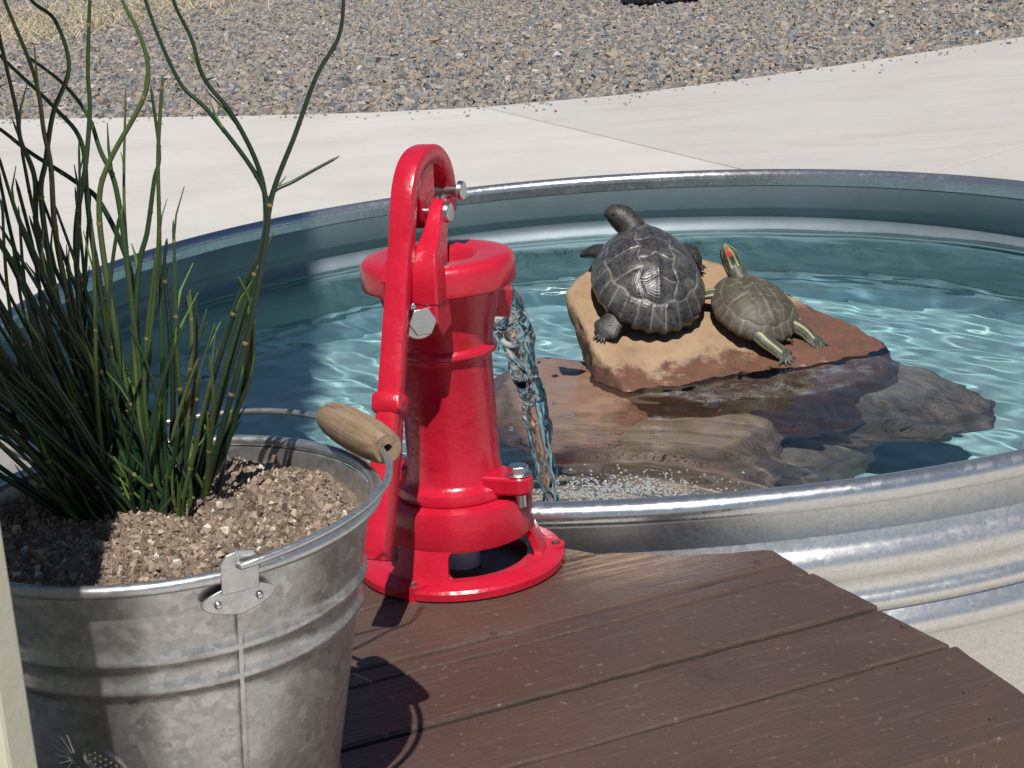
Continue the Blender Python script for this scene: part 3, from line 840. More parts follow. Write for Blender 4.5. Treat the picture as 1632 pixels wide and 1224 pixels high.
limbs1 = [([(-0.045, -0.066, 0.014, 0.013, 1.2, 0.7), (-0.058, -0.082, 0.009, 0.012, 1.4, 0.5), (-0.068, -0.092, 0.006, 0.013, 1.5, 0.4), (-0.076, -0.100, 0.004, 0.005, 1.3, 0.3)], toes((-0.070, -0.094, 0.004), [(-0.9, -0.5), (-0.6, -0.8), (-0.3, -1), (0, -1)], 0.018, 0.0034)),
          ([(0.040, -0.055, 0.014, 0.012, 1.2, 0.7), (0.050, -0.066, 0.009, 0.011, 1.3, 0.6), (0.054, -0.074, 0.004, 0.010, 1.4, 0.5), (0.055, -0.080, 0.003, 0.004, 1.3, 0.4)], toes((0.054, -0.076, 0.004), [(0.7, -0.7), (0.3, -1), (0, -1)], 0.014, 0.003)),
          ([(-0.05, 0.060, 0.020, 0.014, 1.1, 0.8), (-0.066, 0.078, 0.012, 0.013, 1.2, 0.7), (-0.072, 0.090, 0.004, 0.012, 1.3, 0.5), (-0.074, 0.098, 0.000, 0.004, 1.2, 0.4)], toes((-0.073, 0.094, 0.002), [(-0.5, 0.8), (-0.2, 1), (0.2, 0.9)], 0.013, 0.003)),
          ([(0.05, 0.060, 0.022, 0.015, 1.1, 0.8), (0.074, 0.070, 0.026, 0.014, 1.2, 0.7), (0.084, 0.062, 0.020, 0.012, 1.3, 0.5), (0.088, 0.054, 0.016, 0.004, 1.2, 0.4)], toes((0.085, 0.060, 0.018), [(0.6, -0.8), (1, -0.3)], 0.013, 0.003))]
tail1 = [(0, -0.070, 0.010, 0.007), (0.004, -0.088, 0.004, 0.0045), (0.012, -0.100, 0.000, 0.0012)]
make_turtle((p1[0], p1[1], z1), frame((-0.10, 1.0, 0), (PN + Vector((0.06, -0.05, 0)))), TL, TW, TH, MAT['shell_big'], MAT['skin_big'], 'large dark turtle with black domed shell and head turned left on the rock', head1, limbs1, tail1, st1, None, [((-0.050, 0.1075, 0.0605), 0.0034), ((-0.049, 0.135, 0.0595), 0.0034)])
# small striped turtle with red ear
p2 = (0.345, 2.574); z2 = slab_pt(*p2) + 0.015
head2 = [(0.0, 0.040, 0.024, 0.0140, 1, 1), (-0.003, 0.064, 0.033, 0.0130, 1, 1), (-0.007, 0.077, 0.045, 0.0125, 1, 1), (-0.011, 0.083, 0.055, 0.0122, 1, 1), (-0.0155, 0.087, 0.064, 0.0105, 0.95, 0.95), (-0.019, 0.0895, 0.071, 0.0068, 0.9, 0.9), (-0.021, 0.091, 0.0755, 0.0035, 0.9, 0.9), (-0.022, 0.0915, 0.077, 0.0008, 1, 1)]
st2 = lambda t, a: (0.5 + 0.5 * math.cos(a * 8)) if t > 0.12 else 0.0
rd2 = lambda t, a: 1.0 if (0.44 < t < 0.70 and min(abs(((a - q + math.pi) % (2 * math.pi)) - math.pi) for q in (R_(118), R_(298))) < 0.34) else 0.0
limbs2 = [([(-0.024, -0.046, 0.013, 0.012, 1.2, 0.9), (-0.018, -0.068, 0.011, 0.0105, 1.1, 0.8), (-0.004, -0.086, 0.006, 0.0100, 1.2, 0.6), (0.004, -0.097, 0.003, 0.0085, 1.7, 0.4)], toes((0.001, -0.092, 0.003), [(-0.75, -0.7), (-0.35, -1), (0.05, -1), (0.45, -0.9), (0.8, -0.6)], 0.021, 0.0036)),
          ([(0.030, -0.042, 0.013, 0.012, 1.2, 0.9), (0.046, -0.058, 0.011, 0.0105, 1.1, 0.8), (0.056, -0.072, 0.006, 0.0100, 1.2, 0.6), (0.063, -0.082, 0.003, 0.0085, 1.7, 0.4)], toes((0.060, -0.078, 0.003), [(-0.3, -1), (0.1, -1), (0.5, -0.8), (0.9, -0.45)], 0.020, 0.0036)),
          ([(-0.03, 0.036, 0.014, 0.009, 1.1, 0.8), (-0.046, 0.046, 0.010, 0.008, 1.2, 0.7), (-0.054, 0.052, 0.004, 0.007, 1.3, 0.5), (-0.058, 0.056, 0.003, 0.003, 1.2, 0.4)], toes((-0.055, 0.053, 0.003), [(-1, 0.2), (-0.7, 0.7)], 0.010, 0.002)),
          ([(0.03, 0.036, 0.014, 0.009, 1.1, 0.8), (0.046, 0.046, 0.010, 0.008, 1.2, 0.7), (0.054, 0.052, 0.004, 0.007, 1.3, 0.5), (0.058, 0.056, 0.003, 0.003, 1.2, 0.4)], toes((0.055, 0.053, 0.003), [(1, 0.2), (0.7, 0.7)], 0.010, 0.002))]
tail2 = [(0.008, -0.050, 0.010, 0.0065), (0.016, -0.064, 0.007, 0.0045), (0.026, -0.074, 0.004, 0.001)]
make_turtle((p2[0], p2[1], z2), frame((-0.42, 1.0, 0), (PN + Vector((0.07, -0.07, 0)))), 0.073, 0.060, 0.044, MAT['shell_small'], MAT['skin_small'], 'small olive turtle with yellow stripes and red ear patch on the rock', head2, limbs2, tail2, st2, rd2, [((-0.0245, 0.083, 0.066), 0.0022), ((-0.0075, 0.0925, 0.067), 0.0022)])

# ------------------------------------------------------------------ deck
ZD = 0.592
AL = R_(23.2); CA, SA = math.cos(AL), math.sin(AL)
deck = empty('wooden_deck', (0, 1.3, 0), 'brown painted plank deck beside the stock tank', 'deck')
XL = -0.43
def lp(v, x):                       # point on plank line v at world x
    return (x, (v + x * SA) / CA)
ENDS = [(0.2223, 1.5838), (0.248, 1.5195), (0.288, 1.4377), (0.3285, 1.3579), (0.3575, 1.262), (0.374, 1.205)]
def endpt(v):                       # right-hand cut of the deck at plank line v
    best = None
    for (a, b_) in zip(ENDS[:-1], ENDS[1:]):
        va, vb = -a[0] * SA + a[1] * CA, -b_[0] * SA + b_[1] * CA
        t = (v - va) / (vb - va)
        if -0.02 <= t <= 1.02 or (b_ is ENDS[-1] and t > 1): best = (a[0] + (b_[0] - a[0]) * t, a[1] + (b_[1] - a[1]) * t)
    return best
deck_ob = []
def plank(poly, dz=0.0, thick=0.036):
    jr = random.Random(int(poly[0][1] * 1e4)); pp = []
    for (p, q) in zip(poly, poly[1:] + poly[:1]):
        ln = math.hypot(q[0] - p[0], q[1] - p[1]); k = max(1, int(ln / 0.018))
        for i in range(k):
            j = 0.0 if i == 0 else jr.gauss(0, 0.00045) + 0.0008 * mnoise.noise(Vector((p[0] + (q[0] - p[0]) * i / k, p[1] * 5, 0.3)) * 22)
            pp.append((p[0] + (q[0] - p[0]) * i / k - j * (q[1] - p[1]) / ln, p[1] + (q[1] - p[1]) * i / k + j * (q[0] - p[0]) / ln))
    b = MB(); b.prism([(x, y - 1.3) for x, y in pp], ZD - thick + dz, ZD + dz)
    o = b.build('plank', MAT['deck'], deck, smooth=0, bevel=0.0022, segs=2)
    # object coords are shifted by the deck origin: keep the material in world space
    o.data.transform(Matrix.Translation((0, 1.3, 0))); o.location = (0, -1.3, 0)
    deck_ob.append(o); return o
for i, (v0, v1, dz) in enumerate([(0.969, 1.1120, 0.0), (1.1172, 1.2040, -0.001), (1.2088, 1.2995, 0.0005), (1.3042, 1.3295, -0.0008)]):
    e0, e1 = endpt(v0), endpt(v1)
    k = (0.0015, -0.001, 0.001, 0.0)[i]
    plank([lp(v0, XL), (e0[0] + k, e0[1] + k * 0.4), (e1[0] + k, e1[1] + k * 0.4), lp(v1, XL)], dz)
e0 = endpt(1.3312)
plank([lp(1.3312, XL), e0, (0.2235, 1.5815), (0.215, 1.585), (0.182, 1.583), (0.149, 1.586), (0.110, 1.597), (0.078, 1.606), lp(1.445, 0.07), lp(1.445, XL)], 0.0)
plank([lp(1.449, XL), lp(1.449, 0.066), (0.050, 1.617), (0.03, 1.63), (-0.02, 1.650), lp(1.540, -0.06), lp(1.540, XL)], 0.0)
plank([lp(1.544, XL), lp(1.544, -0.066), (-0.11, 1.676), (-0.16, 1.70), lp(1.635, -0.19), lp(1.635, XL)], 0.0)
# edge fascia, joists and legs
def along(v0, v1, x0, x1, z0, z1, name, mat):
    b = MB(); P = [lp(v0, x0), lp(v0, x1), lp(v1, x1), lp(v1, x0)]
    b.prism([(x, y - 1.3) for x, y in P], z0, z1)
    o = b.build(name, mat, deck, smooth=0, bevel=0.002)
    o.data.transform(Matrix.Translation((0, 1.3, 0))); o.location = (0, -1.3, 0); return o
for (va, vb, xe) in ((1.1115, 1.1175, 0.350), (1.2035, 1.2095, 0.314), (1.2990, 1.3050, 0.266), (1.3290, 1.3320, 0.252), (1.4445, 1.4495, 0.060), (1.5395, 1.5445, -0.075)):  # added near-black strips of debris, darkening the otherwise sunlit plank gaps
    along(va, vb, XL + 0.005, xe - 0.034, ZD - 0.02, ZD - 0.0022, 'gap_fill', MAT['gap_fill'])
along(0.975, 1.010, XL + 0.01, 0.352, ZD - 0.036 - 0.004 - 0.09, ZD - 0.036 - 0.004, 'fascia_board', MAT['deck'])
for xj in (-0.36, 0.0, 0.20):
    b = MB(); b.prism([(xj - 0.02, 1.16 - 1.3), (xj + 0.02, 1.16 - 1.3), (xj + 0.02, 1.50 - 1.3), (xj - 0.02, 1.50 - 1.3)], ZD - 0.12, ZD - 0.0365)
    b.build('joist', MAT['deck_end'], deck, smooth=0)
for (xj, yj) in ((-0.36, 1.16), (0.20, 1.24), (-0.36, 1.48), (0.14, 1.48)):
    b = MB(); b.prism([(xj - 0.035, yj - 1.335), (xj + 0.035, yj - 1.335), (xj + 0.035, yj - 1.265), (xj - 0.035, yj - 1.265)], 0.0, ZD - 0.037)
    b.build('leg', MAT['deck_end'], deck, smooth=0)
for (sx, sy) in ((0.318, 1.268), (0.300, 1.395), (0.255, 1.49), (0.325, 1.222), (0.280, 1.318), (0.205, 1.555), (-0.03, 1.440), (-0.045, 1.330)):
    b = MB(); b.lathe([(0.0005, 0.0006), (0.0012, 0.0002), (0.0020, 0.0008), (0.0028, 0.0008), (0.0031, 0.0), (0.0031, -0.004), (0.0005, -0.004)], 14)
    b.build('screw', MAT['rust_screw'], deck, loc=(sx, sy - 1.3, ZD))

# ------------------------------------------------------------------ hand pump
PB = Vector((-0.0569, 1.6030, ZD))
pump = empty('hand_pump', PB, 'red cast iron pitcher hand pump pouring water into the tank', 'pump')
HAZ = R_(20)
dv = Vector((-math.sin(HAZ), -math.cos(HAZ), 0)); nv = Vector((math.cos(HAZ), -math.sin(HAZ), 0))
def hp_(a, h, n=0.0): return dv * a + nv * n + Vector((0, 0, h))
FR = -math.pi / 2                                  # direction of the viewer
b = MB()
prof = [(0.060, 0.0), (0.0915, 0.0), (0.0935, 0.002), (0.0935, 0.008), (0.0915, 0.0105), (0.084, 0.0115), (0.079, 0.0135), (0.0755, 0.0135), (0.074, 0.011), (0.060, 0.010)]
b.lathe(prof, 96)
b.lathe([(0.0595, 0.036), (0.0675, 0.036), (0.0685, 0.039), (0.0675, 0.066), (0.0655, 0.0705), (0.061, 0.072), (0.040, 0.072), (0.040, 0.066), (0.0595, 0.064)], 96)
for k in range(3):
    ca = FR + R_(-29 + 120 * k)
    m = 10; n = 14
    for j in range(1):
        vs = []; fs = []
        for i in range(m + 1):
            t = i / m
            half = R_(21 + 7 * abs(2 * t - 1) ** 5)
            r0 = 0.0785 + (0.0672 - 0.0785) * t; z = 0.0115 + (0.040 - 0.0115) * t
            for q in range(n + 1):
                a = ca - half + 2 * half * q / n
                vs.append((r0 * math.cos(a), r0 * math.sin(a), z))
            for q in range(n, -1, -1):
                a = ca - half + 2 * half * q / n
                vs.append(((r0 - 0.0065) * math.cos(a), (r0 - 0.0065) * math.sin(a), z))
        w = 2 * (n + 1)
        for i in range(m):
            for q in range(w):
                q2 = (q + 1) % w
                fs.append((i * w + q, i * w + q2, (i + 1) * w + q2, (i + 1) * w + q))
        b.add(vs, fs)
    # screw lug on the flange
    lug = []
    for q in range(20):
        a = 2 * math.pi * q / 20
        lug.append((0.0825 * math.cos(ca) + 0.0118 * math.cos(a), 0.0825 * math.sin(ca) + 0.0118 * math.sin(a)))
    b.prism(lug, 0.0, 0.0128)
base = b.build('base', MAT['red'], pump, smooth=35)
for k in range(3):
    ca = FR + R_(-29 + 120 * k)
    s = MB(); s.lathe([(0.0003, 0.0004), (0.0012, 0.0002), (0.0036, 0.0016), (0.0040, 0.0), (0.0003, 0.0)], 12)
    s.build('screw', MAT['rust_screw'], pump, loc=(0.0860 * math.cos(ca), 0.0860 * math.sin(ca), 0.0126))
b = MB()
b.lathe([(0.0005, 0.0), (0.0165, 0.0), (0.0165, 0.017), (0.0195, 0.018), (0.0195, 0.066), (0.0005, 0.066)], 40)
b.build('pipe_coupling', MAT['pvc'], pump, smooth=40)
# body with flange, bead and flared upper part
out = [(0.0495, 0.0715), (0.0525, 0.073), (0.0530, 0.078), (0.0515, 0.082), (0.0450, 0.085), (0.0425, 0.090), (0.0415, 0.105), (0.0412, 0.196), (0.0425, 0.199), (0.0458, 0.2015), (0.0468, 0.2045), (0.0458, 0.2075), (0.0432, 0.210), (0.0440, 0.216), (0.0480, 0.236), (0.0535, 0.256), (0.0550, 0.264)]
inn = [(0.047, 0.264), (0.036, 0.215), (0.035, 0.0715)]
b = MB(); b.lathe(out + inn, 96); b.build('body', MAT['red'], pump, smooth=40)
# ears with hex bolts holding body to base
def hexbolt(c, axis, r, h, washer=True):
    c = Vector(c); ax = Vector(axis).normalized()
    q = ax.to_track_quat('Z', 'Y').to_matrix()
    m = MB()
    if washer: m.cyl((0, 0, 0), (0, 0, 0.0016), r * 1.25, 24)
    m.prism([(r * math.cos(math.pi / 3 * k), r * math.sin(math.pi / 3 * k)) for k in range(6)], 0.001, h)
    m.cyl((0, 0, -0.03), (0, 0, 0.001), r * 0.55, 14)
    o = m.build('bolt', MAT['steel'], pump, smooth=35, bevel=0.0007)
    o.matrix_local = Matrix.Translation(c) @ q.to_4x4(); return o
for ang in (58, 238):
    ca = FR + R_(ang); c, s_ = math.cos(ca), math.sin(ca)
    m = MB()
    poly = []
    for q in range(13):
        a = ca - math.pi / 2 + math.pi * q / 12
        poly.append((0.067 * c + 0.0125 * math.cos(a), 0.067 * s_ + 0.0125 * math.sin(a)))
    poly = [(0.038 * c + 0.018 * s_, 0.038 * s_ - 0.018 * c)] + poly + [(0.038 * c - 0.018 * s_, 0.038 * s_ + 0.018 * c)]
    m.prism(poly, 0.0765, 0.0935)
    m.build('ear', MAT['red'], pump, smooth=35, bevel=0.003)
    hexbolt((0.067 * c, 0.067 * s_, 0.0935), (0, 0, 1), 0.0095, 0.0085)
# cap with funnel opening
capp = [(0.050, 0.2615), (0.0645, 0.2615), (0.0668, 0.263), (0.0675, 0.266), (0.0675, 0.281), (0.0660, 0.2855), (0.0625, 0.2878), (0.0560, 0.2885), (0.0370, 0.2880), (0.0335, 0.2862), (0.0305, 0.2815), (0.0270, 0.2740), (0.0180, 0.2715), (0.0075, 0.2710), (0.0075, 0.2615)]
b = MB(); b.lathe(capp, 96); b.build('cap', MAT['red'], pump, smooth=40)
# spout towards the tank
sd = Vector((0.057, 0.097, 0)).normalized(); sn = Vector((sd.y, -sd.x, 0))
b = MB()
secs = []; pts = []
for t in (0.0, 0.25, 0.5, 0.75, 1.0):
    pts.append(sd * (0.040 + 0.056 * t) + Vector((0, 0, 0.237 - 0.012 * t * t)))
    w, h = 0.0195 - 0.003 * t, 0.018 - 0.001 * t
    ring = [(w, h), (w, -h * 0.5), (w * 0.6, -h), (-w * 0.6, -h), (-w, -h * 0.5), (-w, h), (-w + 0.005, h), (-w + 0.005, -h * 0.4), (-w * 0.5, -h + 0.005), (w * 0.5, -h + 0.005), (w - 0.005, -h * 0.4), (w - 0.005, h)]
    secs.append(ring)
b.sweep(pts, secs, side=(-sn).normalized())
b.build('spout', MAT['red'], pump, smooth=35, bevel=0.0015)
# fulcrum bracket in front of the cap: lug plus two prongs
b = MB()
lugp = []
for (a, h) in ((0.052, 0.288), (0.072, 0.286), (0.083, 0.272), (0.084, 0.248), (0.074, 0.234), (0.052, 0.240)):
    lugp.append((a, h))
def plate(mb, poly, n0, n1):
    k = len(poly)
    vs = [hp_(a, h, n0) for a, h in poly] + [hp_(a, h, n1) for a, h in poly]
    fs = [tuple(range(k - 1, -1, -1)), tuple(range(k, 2 * k))]
    for i in range(k):
        j = (i + 1) % k; fs.append((i, j, k + j, k + i))
    mb.add(vs, fs)
plate(b, lugp, -0.006, 0.030)
PIV = (0.030, 0.331); PIN = (-0.024, 0.341)
bpth = [(0.073, 0.262), (0.071, 0.284), (0.064, 0.298), (0.052, 0.309), (0.041, 0.320), (0.031, 0.333), (0.026, 0.341)]
bn = [(0.001, 0.031, 0.011), (0.003, 0.031, 0.0115), (0.008, 0.029, 0.011), (0.0105, 0.027, 0.0105), (0.0115, 0.0255, 0.010), (0.012, 0.0235, 0.009), (0.013, 0.0225, 0.004)]
qb = spline(bpth, 30); qn = spline(bn, 30)
b.sweep([hp_(p[0], p[1]) for p in qb], [[(n_[1], n_[2]), (n_[0], n_[2]), (n_[0], -n_[2]), (n_[1], -n_[2])] for n_ in qn], side=nv)
b.build('fulcrum_bracket', MAT['red'], pump, smooth=35, bevel=0.0022)
def prong(n0, n1):
    m = MB(); poly = [(0.040, 0.284), (0.080, 0.280), (0.074, 0.292), (0.058, 0.300)]
    for q in range(11):
        a = R_(-20 + 220 * q / 10)
        poly.append((PIV[0] + 0.0115 * math.cos(a), PIV[1] + 0.0115 * math.sin(a)))
    poly.append((0.026, 0.300))
    plate(m, poly, n0, n1)
    m.build('bracket_prong', MAT['red'], pump, smooth=35, bevel=0.0022)
prong(-0.0215, -0.0125)
hexbolt(hp_(0.082, 0.250, 0.012), (0.34, -0.90, 0.10), 0.0125, 0.012, True)
# handle: swept bar with lobes
cl = [(-0.029, 0.320), (-0.031, 0.340), (-0.023, 0.360), (-0.002, 0.3745), (0.024, 0.3765), (0.044, 0.370), (0.058, 0.356), (0.066, 0.338), (0.076, 0.312), (0.095, 0.268), (0.112, 0.228), (0.127, 0.1935)]
low = [(0.1275, 0.1925), (0.138, 0.168), (0.160, 0.124), (0.178, 0.088), (0.184, 0.076)]
def barsec(w, h, r=0.003):
    out_ = []
    for (sx, sy) in ((1, 1), (-1, 1), (-1, -1), (1, -1)):
        for k in (0, 1, 2):
            a0 = {(1, 1): 0, (-1, 1): 90, (-1, -1): 180, (1, -1): 270}[(sx, sy)] + 45 * k
            out_.append((sx * (w - r) + r * math.cos(R_(a0)), sy * (h - r) + r * math.sin(R_(a0))))
    return out_
q = spline(cl, 60)
b = MB(); secs = []
for i in range(60):
    t = i / 59
    w = 0.0075 + 0.0027 * min(1, t / 0.35); h = 0.010 - 0.0022 * min(1, t / 0.5)
    secs.append(barsec(w, h))
b.sweep([hp_(p[0], p[1]) for p in q], secs, side=nv)
lob = [(PIV[0] + 0.0135 * math.cos(R_(180 + 18 * k)), PIV[1] + 0.0135 * math.sin(R_(180 + 18 * k))) for k in range(11)]
lob = lob + [(0.052, 0.352), (0.042, 0.374), (0.012, 0.374)]
plate(b, lob, -0.0085, 0.0085)
handle = b.build('handle', MAT['red'], pump, smooth=38)
q = spline(low, 24); b = MB(); secs = []
for i in range(24):
    t = i / 23
    secs.append(barsec(0.0100 + 0.0012 * t, 0.0092 + 0.0030 * math.sin(math.pi * min(1, t * 1.05)), 0.0045))
b.sweep([hp_(p[0], p[1]) for p in q], secs, side=nv)
m0, m1 = hp_(0.1245, 0.1995), hp_(0.1315, 0.1835)
mm = (m0 + m1) / 2; ax = (m1 - m0).normalized()
b.sweep([m0, m0 + (m1 - m0) * 0.2, m0 + (m1 - m0) * 0.8, m1], [barsec(0.0108, 0.0095), barsec(0.0130, 0.0118), barsec(0.0130, 0.0118), barsec(0.0108, 0.0095)], side=nv)
b.build('grip', MAT['red'], pump, smooth=38)
def pin(a, h, n0, n1, r):
    m = MB()
    m.cyl(hp_(a, h, n0), hp_(a, h, n1), r, 18)
    m.cyl(hp_(a, h, n1), hp_(a, h, n1 + 0.0045), r * 1.7, 18, r * 1.55)
    m.cyl(hp_(a, h, n0 - 0.003), hp_(a, h, n0), r * 1.6, 18)
    m.build('pin', MAT['steel'], pump, smooth=40, bevel=0.0006)
pin(PIV[0], PIV[1], -0.023, 0.0235, 0.0052)
pin(PIN[0], PIN[1] - 0.002, -0.014, 0.016, 0.0052)
m = MB(); m.cyl(hp_(0.0, 0.245), hp_(-0.022, 0.335), 0.0055, 16)
m.build('piston_rod', MAT['steel'], pump)

# falling water: a wavering sheet that twists into a rope
st = empty('water_stream', (0.0, 1.72, ZW), 'clear stream of water falling from the pump spout', 'water')
S0 = PB + sd * 0.088 + Vector((0, 0, 0.226))
n = 120
def centre(t):
    return Vector((S0.x + 0.050 * t ** 0.75, S0.y + 0.140 * t ** 0.85, S0.z - (S0.z - ZW + 0.004) * t ** 1.5)) - Vector((0.0, 1.72, ZW))
b = MB()
for k, (ph, orb, rr0) in enumerate(((0.0, 0.12, 1.35), (2.1, 0.85, 0.55), (4.6, 0.9, 0.30))):
    pp, rads, fl = [], [], []
    for i in range(n):
        t = i / (n - 1)
        wd = 0.0165 * (1 - t) ** 0.8 + 0.0042
        a = ph + 7.5 * t
        off = sn * (math.cos(a) * wd * orb) + sd * (math.sin(a) * wd * orb * 0.45)
        jit = Vector((mnoise.noise(Vector((t * 16, k * 3.3, 0))), mnoise.noise(Vector((t * 16, 7.3 + k, 0))), 0)) * 0.0035 * (0.3 + t)
        pp.append(centre(t) + off + jit)
        rads.append(rr0 * (wd * 0.78) * (1 + 0.35 * mnoise.noise(Vector((t * 22, k * 5.0, 3)))) + 0.0006)
        fl.append((1.0, 0.55 + 0.35 * t))
    m0_ = len(b.v)
    b.tube(pp, rads, n=18, flat=fl, up=(0.5, -0.8, 0))
vv = []
for p in b.v:
    q = Vector(p)
    w = mnoise.noise(Vector((q.x * 80, q.y * 80, q.z * 24))) * 0.0026 + mnoise.noise(Vector((q.x * 260, q.y * 260, q.z * 70 + 4))) * 0.0008
    vv.append((q.x + w, q.y + w * 0.6, q.z))
b.v = vv
b.build('stream', MAT['fall'], st, smooth=80, merge=False)
pts = [centre(i / (n - 1)) for i in range(n)]
for (tx, tt, r) in ((-0.022, 0.34, 0.0030), (-0.026, 0.62, 0.0024), (-0.020, 0.74, 0.0032), (0.03, 0.80, 0.0026), (0.020, 0.55, 0.0022), (0.045, 0.83, 0.002), (0.062, 0.78, 0.0022), (-0.014, 0.5, 0.0018), (0.016, 0.68, 0.0016)):
    p = pts[int(tt * (n - 1))]
    m = MB(); m.sphere((0, 0, 0), r, 12, (1, 1, 1.3)); m.build('droplet', MAT['fall'], st, smooth=80, loc=(p.x + tx, p.y, p.z))
# bubbles and foam where it lands
fb = MB()
for i in range(2600):
    a = rnd.uniform(0, 6.28); d = abs(rnd.gauss(0.0, 0.10)) + 0.01
    if rnd.random() < 0.45: a, d = R_(rnd.gauss(66, 16)), rnd.gauss(0.19, 0.03)
    xq, yq = LAND[0] + d * math.cos(a), LAND[1] + d * math.sin(a)
    if math.hypot(xq - TC.x, yq - TC.y) > WR - 0.01: continue
    r = rnd.uniform(0.0006, 0.0027) * (1.0 if d < 0.12 else 0.8)
    fb.sphere((xq, yq, ZW + 0.0008), r, 8, (1, 1, 0.75))
tag(fb.build('foam', MAT['foam'], smooth=80, merge=False), 'small white bubbles where the stream meets the water', 'foam', kind='stuff')

# ------------------------------------------------------------------ bucket
BC = Vector((-0.2325, 1.1455, ZD)); BR = 0.1405; BH = 0.824 - ZD; B0 = 0.090
bucket = empty('bucket', BC, 'galvanised steel bucket planter with wooden bail grip on the deck', 'bucket')
def br(z): return B0 + (BR - 0.003 - B0) * z / BH
prof = [(0.0005, 0.006), (B0 - 0.004, 0.006), (B0 - 0.002, 0.0)]
prof += [(B0 + 0.001, 0.0)]
zs = np.linspace(0.004, BH - 0.004, 90)
for z in zs:
    amp = 0
    for (zc, hw_, am) in ((BH - 0.052, 0.0055, 0.0032), (BH - 0.072, 0.0055, 0.0032), (0.03, 0.006, 0.003)):
        tq = (z - zc) / hw_
        amp += am * math.exp(-tq * tq * 1.6)
    prof.append((br(z) + amp, z))
zi = list(zs)[::-1]
prof += [(br(z) - 0.0016, z) for z in zi[::3]] + [(B0 - 0.005, 0.009), (0.0005, 0.009)]
b = MB(); b.lathe(prof, 120)
bw = b.build('wall', MAT['bucket'], bucket, smooth=40)
b = MB()
ring = []
nb = 120
pts = []
b.lathe([(BR + 0.0042 * math.cos(2 * math.pi * k / 12), BH - 0.001 + 0.0042 * math.sin(2 * math.pi * k / 12)) for k in range(12)], 120)
b.build('rolled_rim', MAT['wire'], bucket, smooth=60)
ED = Vector((0.47, -0.883, 0)).normalized(); RD = Vector((0.883, 0.47, 0)).normalized()
def on_wall(ang, z, off=0.0):
    r = br(z) + off
    return Vector((r * math.cos(ang), r * math.sin(ang), z))
ea = math.atan2(ED.y, ED.x)
# side seam under the ear
b = MB()
for sgn in (0,):
    A0, A1 = ea - 0.012, ea + 0.012
    vs = []; fs = []
    for i in range(24):
        z = 0.004 + (BH - 0.03) * i / 23
        vs += [on_wall(A0, z, 0.0), on_wall(A0 + 0.003, z, 0.0032), on_wall(A1 - 0.003, z, 0.0040), on_wall(A1, z, 0.0)]
    for i in range(23):
        for k in range(3): fs.append((i * 4 + k, i * 4 + k + 1, i * 4 + k + 5, i * 4 + k + 4))
    b.add(vs, fs)
b.build('seam', MAT['bucket'], bucket, smooth=30)
def ear(ang):
    b = MB()
    # lens-shaped plate riveted below the rim with an upright tab
    def plate_pt(s, z, off): return on_wall(ang + s / BR, z, off)
    outl = []
    for k in range(28):
        a = 2 * math.pi * k / 28
        outl.append((0.0235 * math.cos(a) , BH - 0.0175 + 0.0105 * math.sin(a) * (1 - 0.25 * abs(math.cos(a)))))
    tab = [(-0.0115, BH - 0.012), (-0.0115, BH + 0.008), (-0.008, BH + 0.0135), (0.0, BH + 0.0155), (0.008, BH + 0.0135), (0.0115, BH + 0.008), (0.0115, BH - 0.012)]
    for poly in (outl, tab):
        k = len(poly)
        vs = [plate_pt(s, z, 0.0036 if poly is outl else 0.0062) for s, z in poly] + [plate_pt(s, z, 0.0058 if poly is outl else 0.0082) for s, z in poly]
        fs = [tuple(range(k - 1, -1, -1)), tuple(range(k, 2 * k))] + [(i, (i + 1) % k, k + (i + 1) % k, k + i) for i in range(k)]
        b.add(vs, fs)
    e = b.build('ear', MAT['wire'], bucket, smooth=30, bevel=0.0006)
    for s in (-0.0135, 0.0125):
        m = MB(); m.sphere((0, 0, 0), 0.0026, 12); m.build('rivet', MAT['steel'], e, smooth=80, loc=plate_pt(s, BH - 0.0185, 0.0055))
    return e
ear(ea); ear(ea + math.pi)
# bail wire folded down to the right, resting above the rim
BETA = R_(5.5); LB = 0.144
def bail(t):
    ex = 0.150 * math.copysign(abs(math.cos(t)) ** 0.85, math.cos(t))
    return ED * ex + (RD * math.cos(BETA) + Vector((0, 0, math.sin(BETA)))) * (LB * math.sin(t) ** 0.85 if math.sin(t) > 0 else 0) + Vector((0, 0, BH + 0.006))
wp = [bail(math.pi * k / 70) for k in range(71)]
hook0 = [wp[0] + RD * -0.004 + Vector((0, 0, -0.005)), wp[0] - ED * 0.008]
b = MB(); b.tube([wp[0] - ED * 0.012 - RD * 0.003] + wp + [wp[-1] + ED * 0.012 - RD * 0.003], 0.00235, n=10)
bw_ = b.build('bail_wire', MAT['wire'], bucket, smooth=60)
gc = bail(math.pi / 2) ; gl = 0.047
b = MB(); prof = []
pr = [(-1, 0.0100), (-0.97, 0.0118), (-0.8, 0.0136), (-0.45, 0.0152), (0.0, 0.0158), (0.04, 0.0156), (0.05, 0.0149), (0.06, 0.0156), (0.45, 0.0152), (0.8, 0.0138), (0.96, 0.0122), (1.0, 0.0110)]
prof = [(0.0032, -gl)] + [(r * 0.89, gl * t) for t, r in pr] + [(0.0032, gl)]
b.lathe(prof, 28)
gr_ = b.build('wooden_grip', MAT['wood'], bw_, smooth=35)
gax = ED.to_track_quat('Z', 'Y').to_matrix().to_4x4()
gr_.matrix_local = Matrix.Translation(gc) @ gax
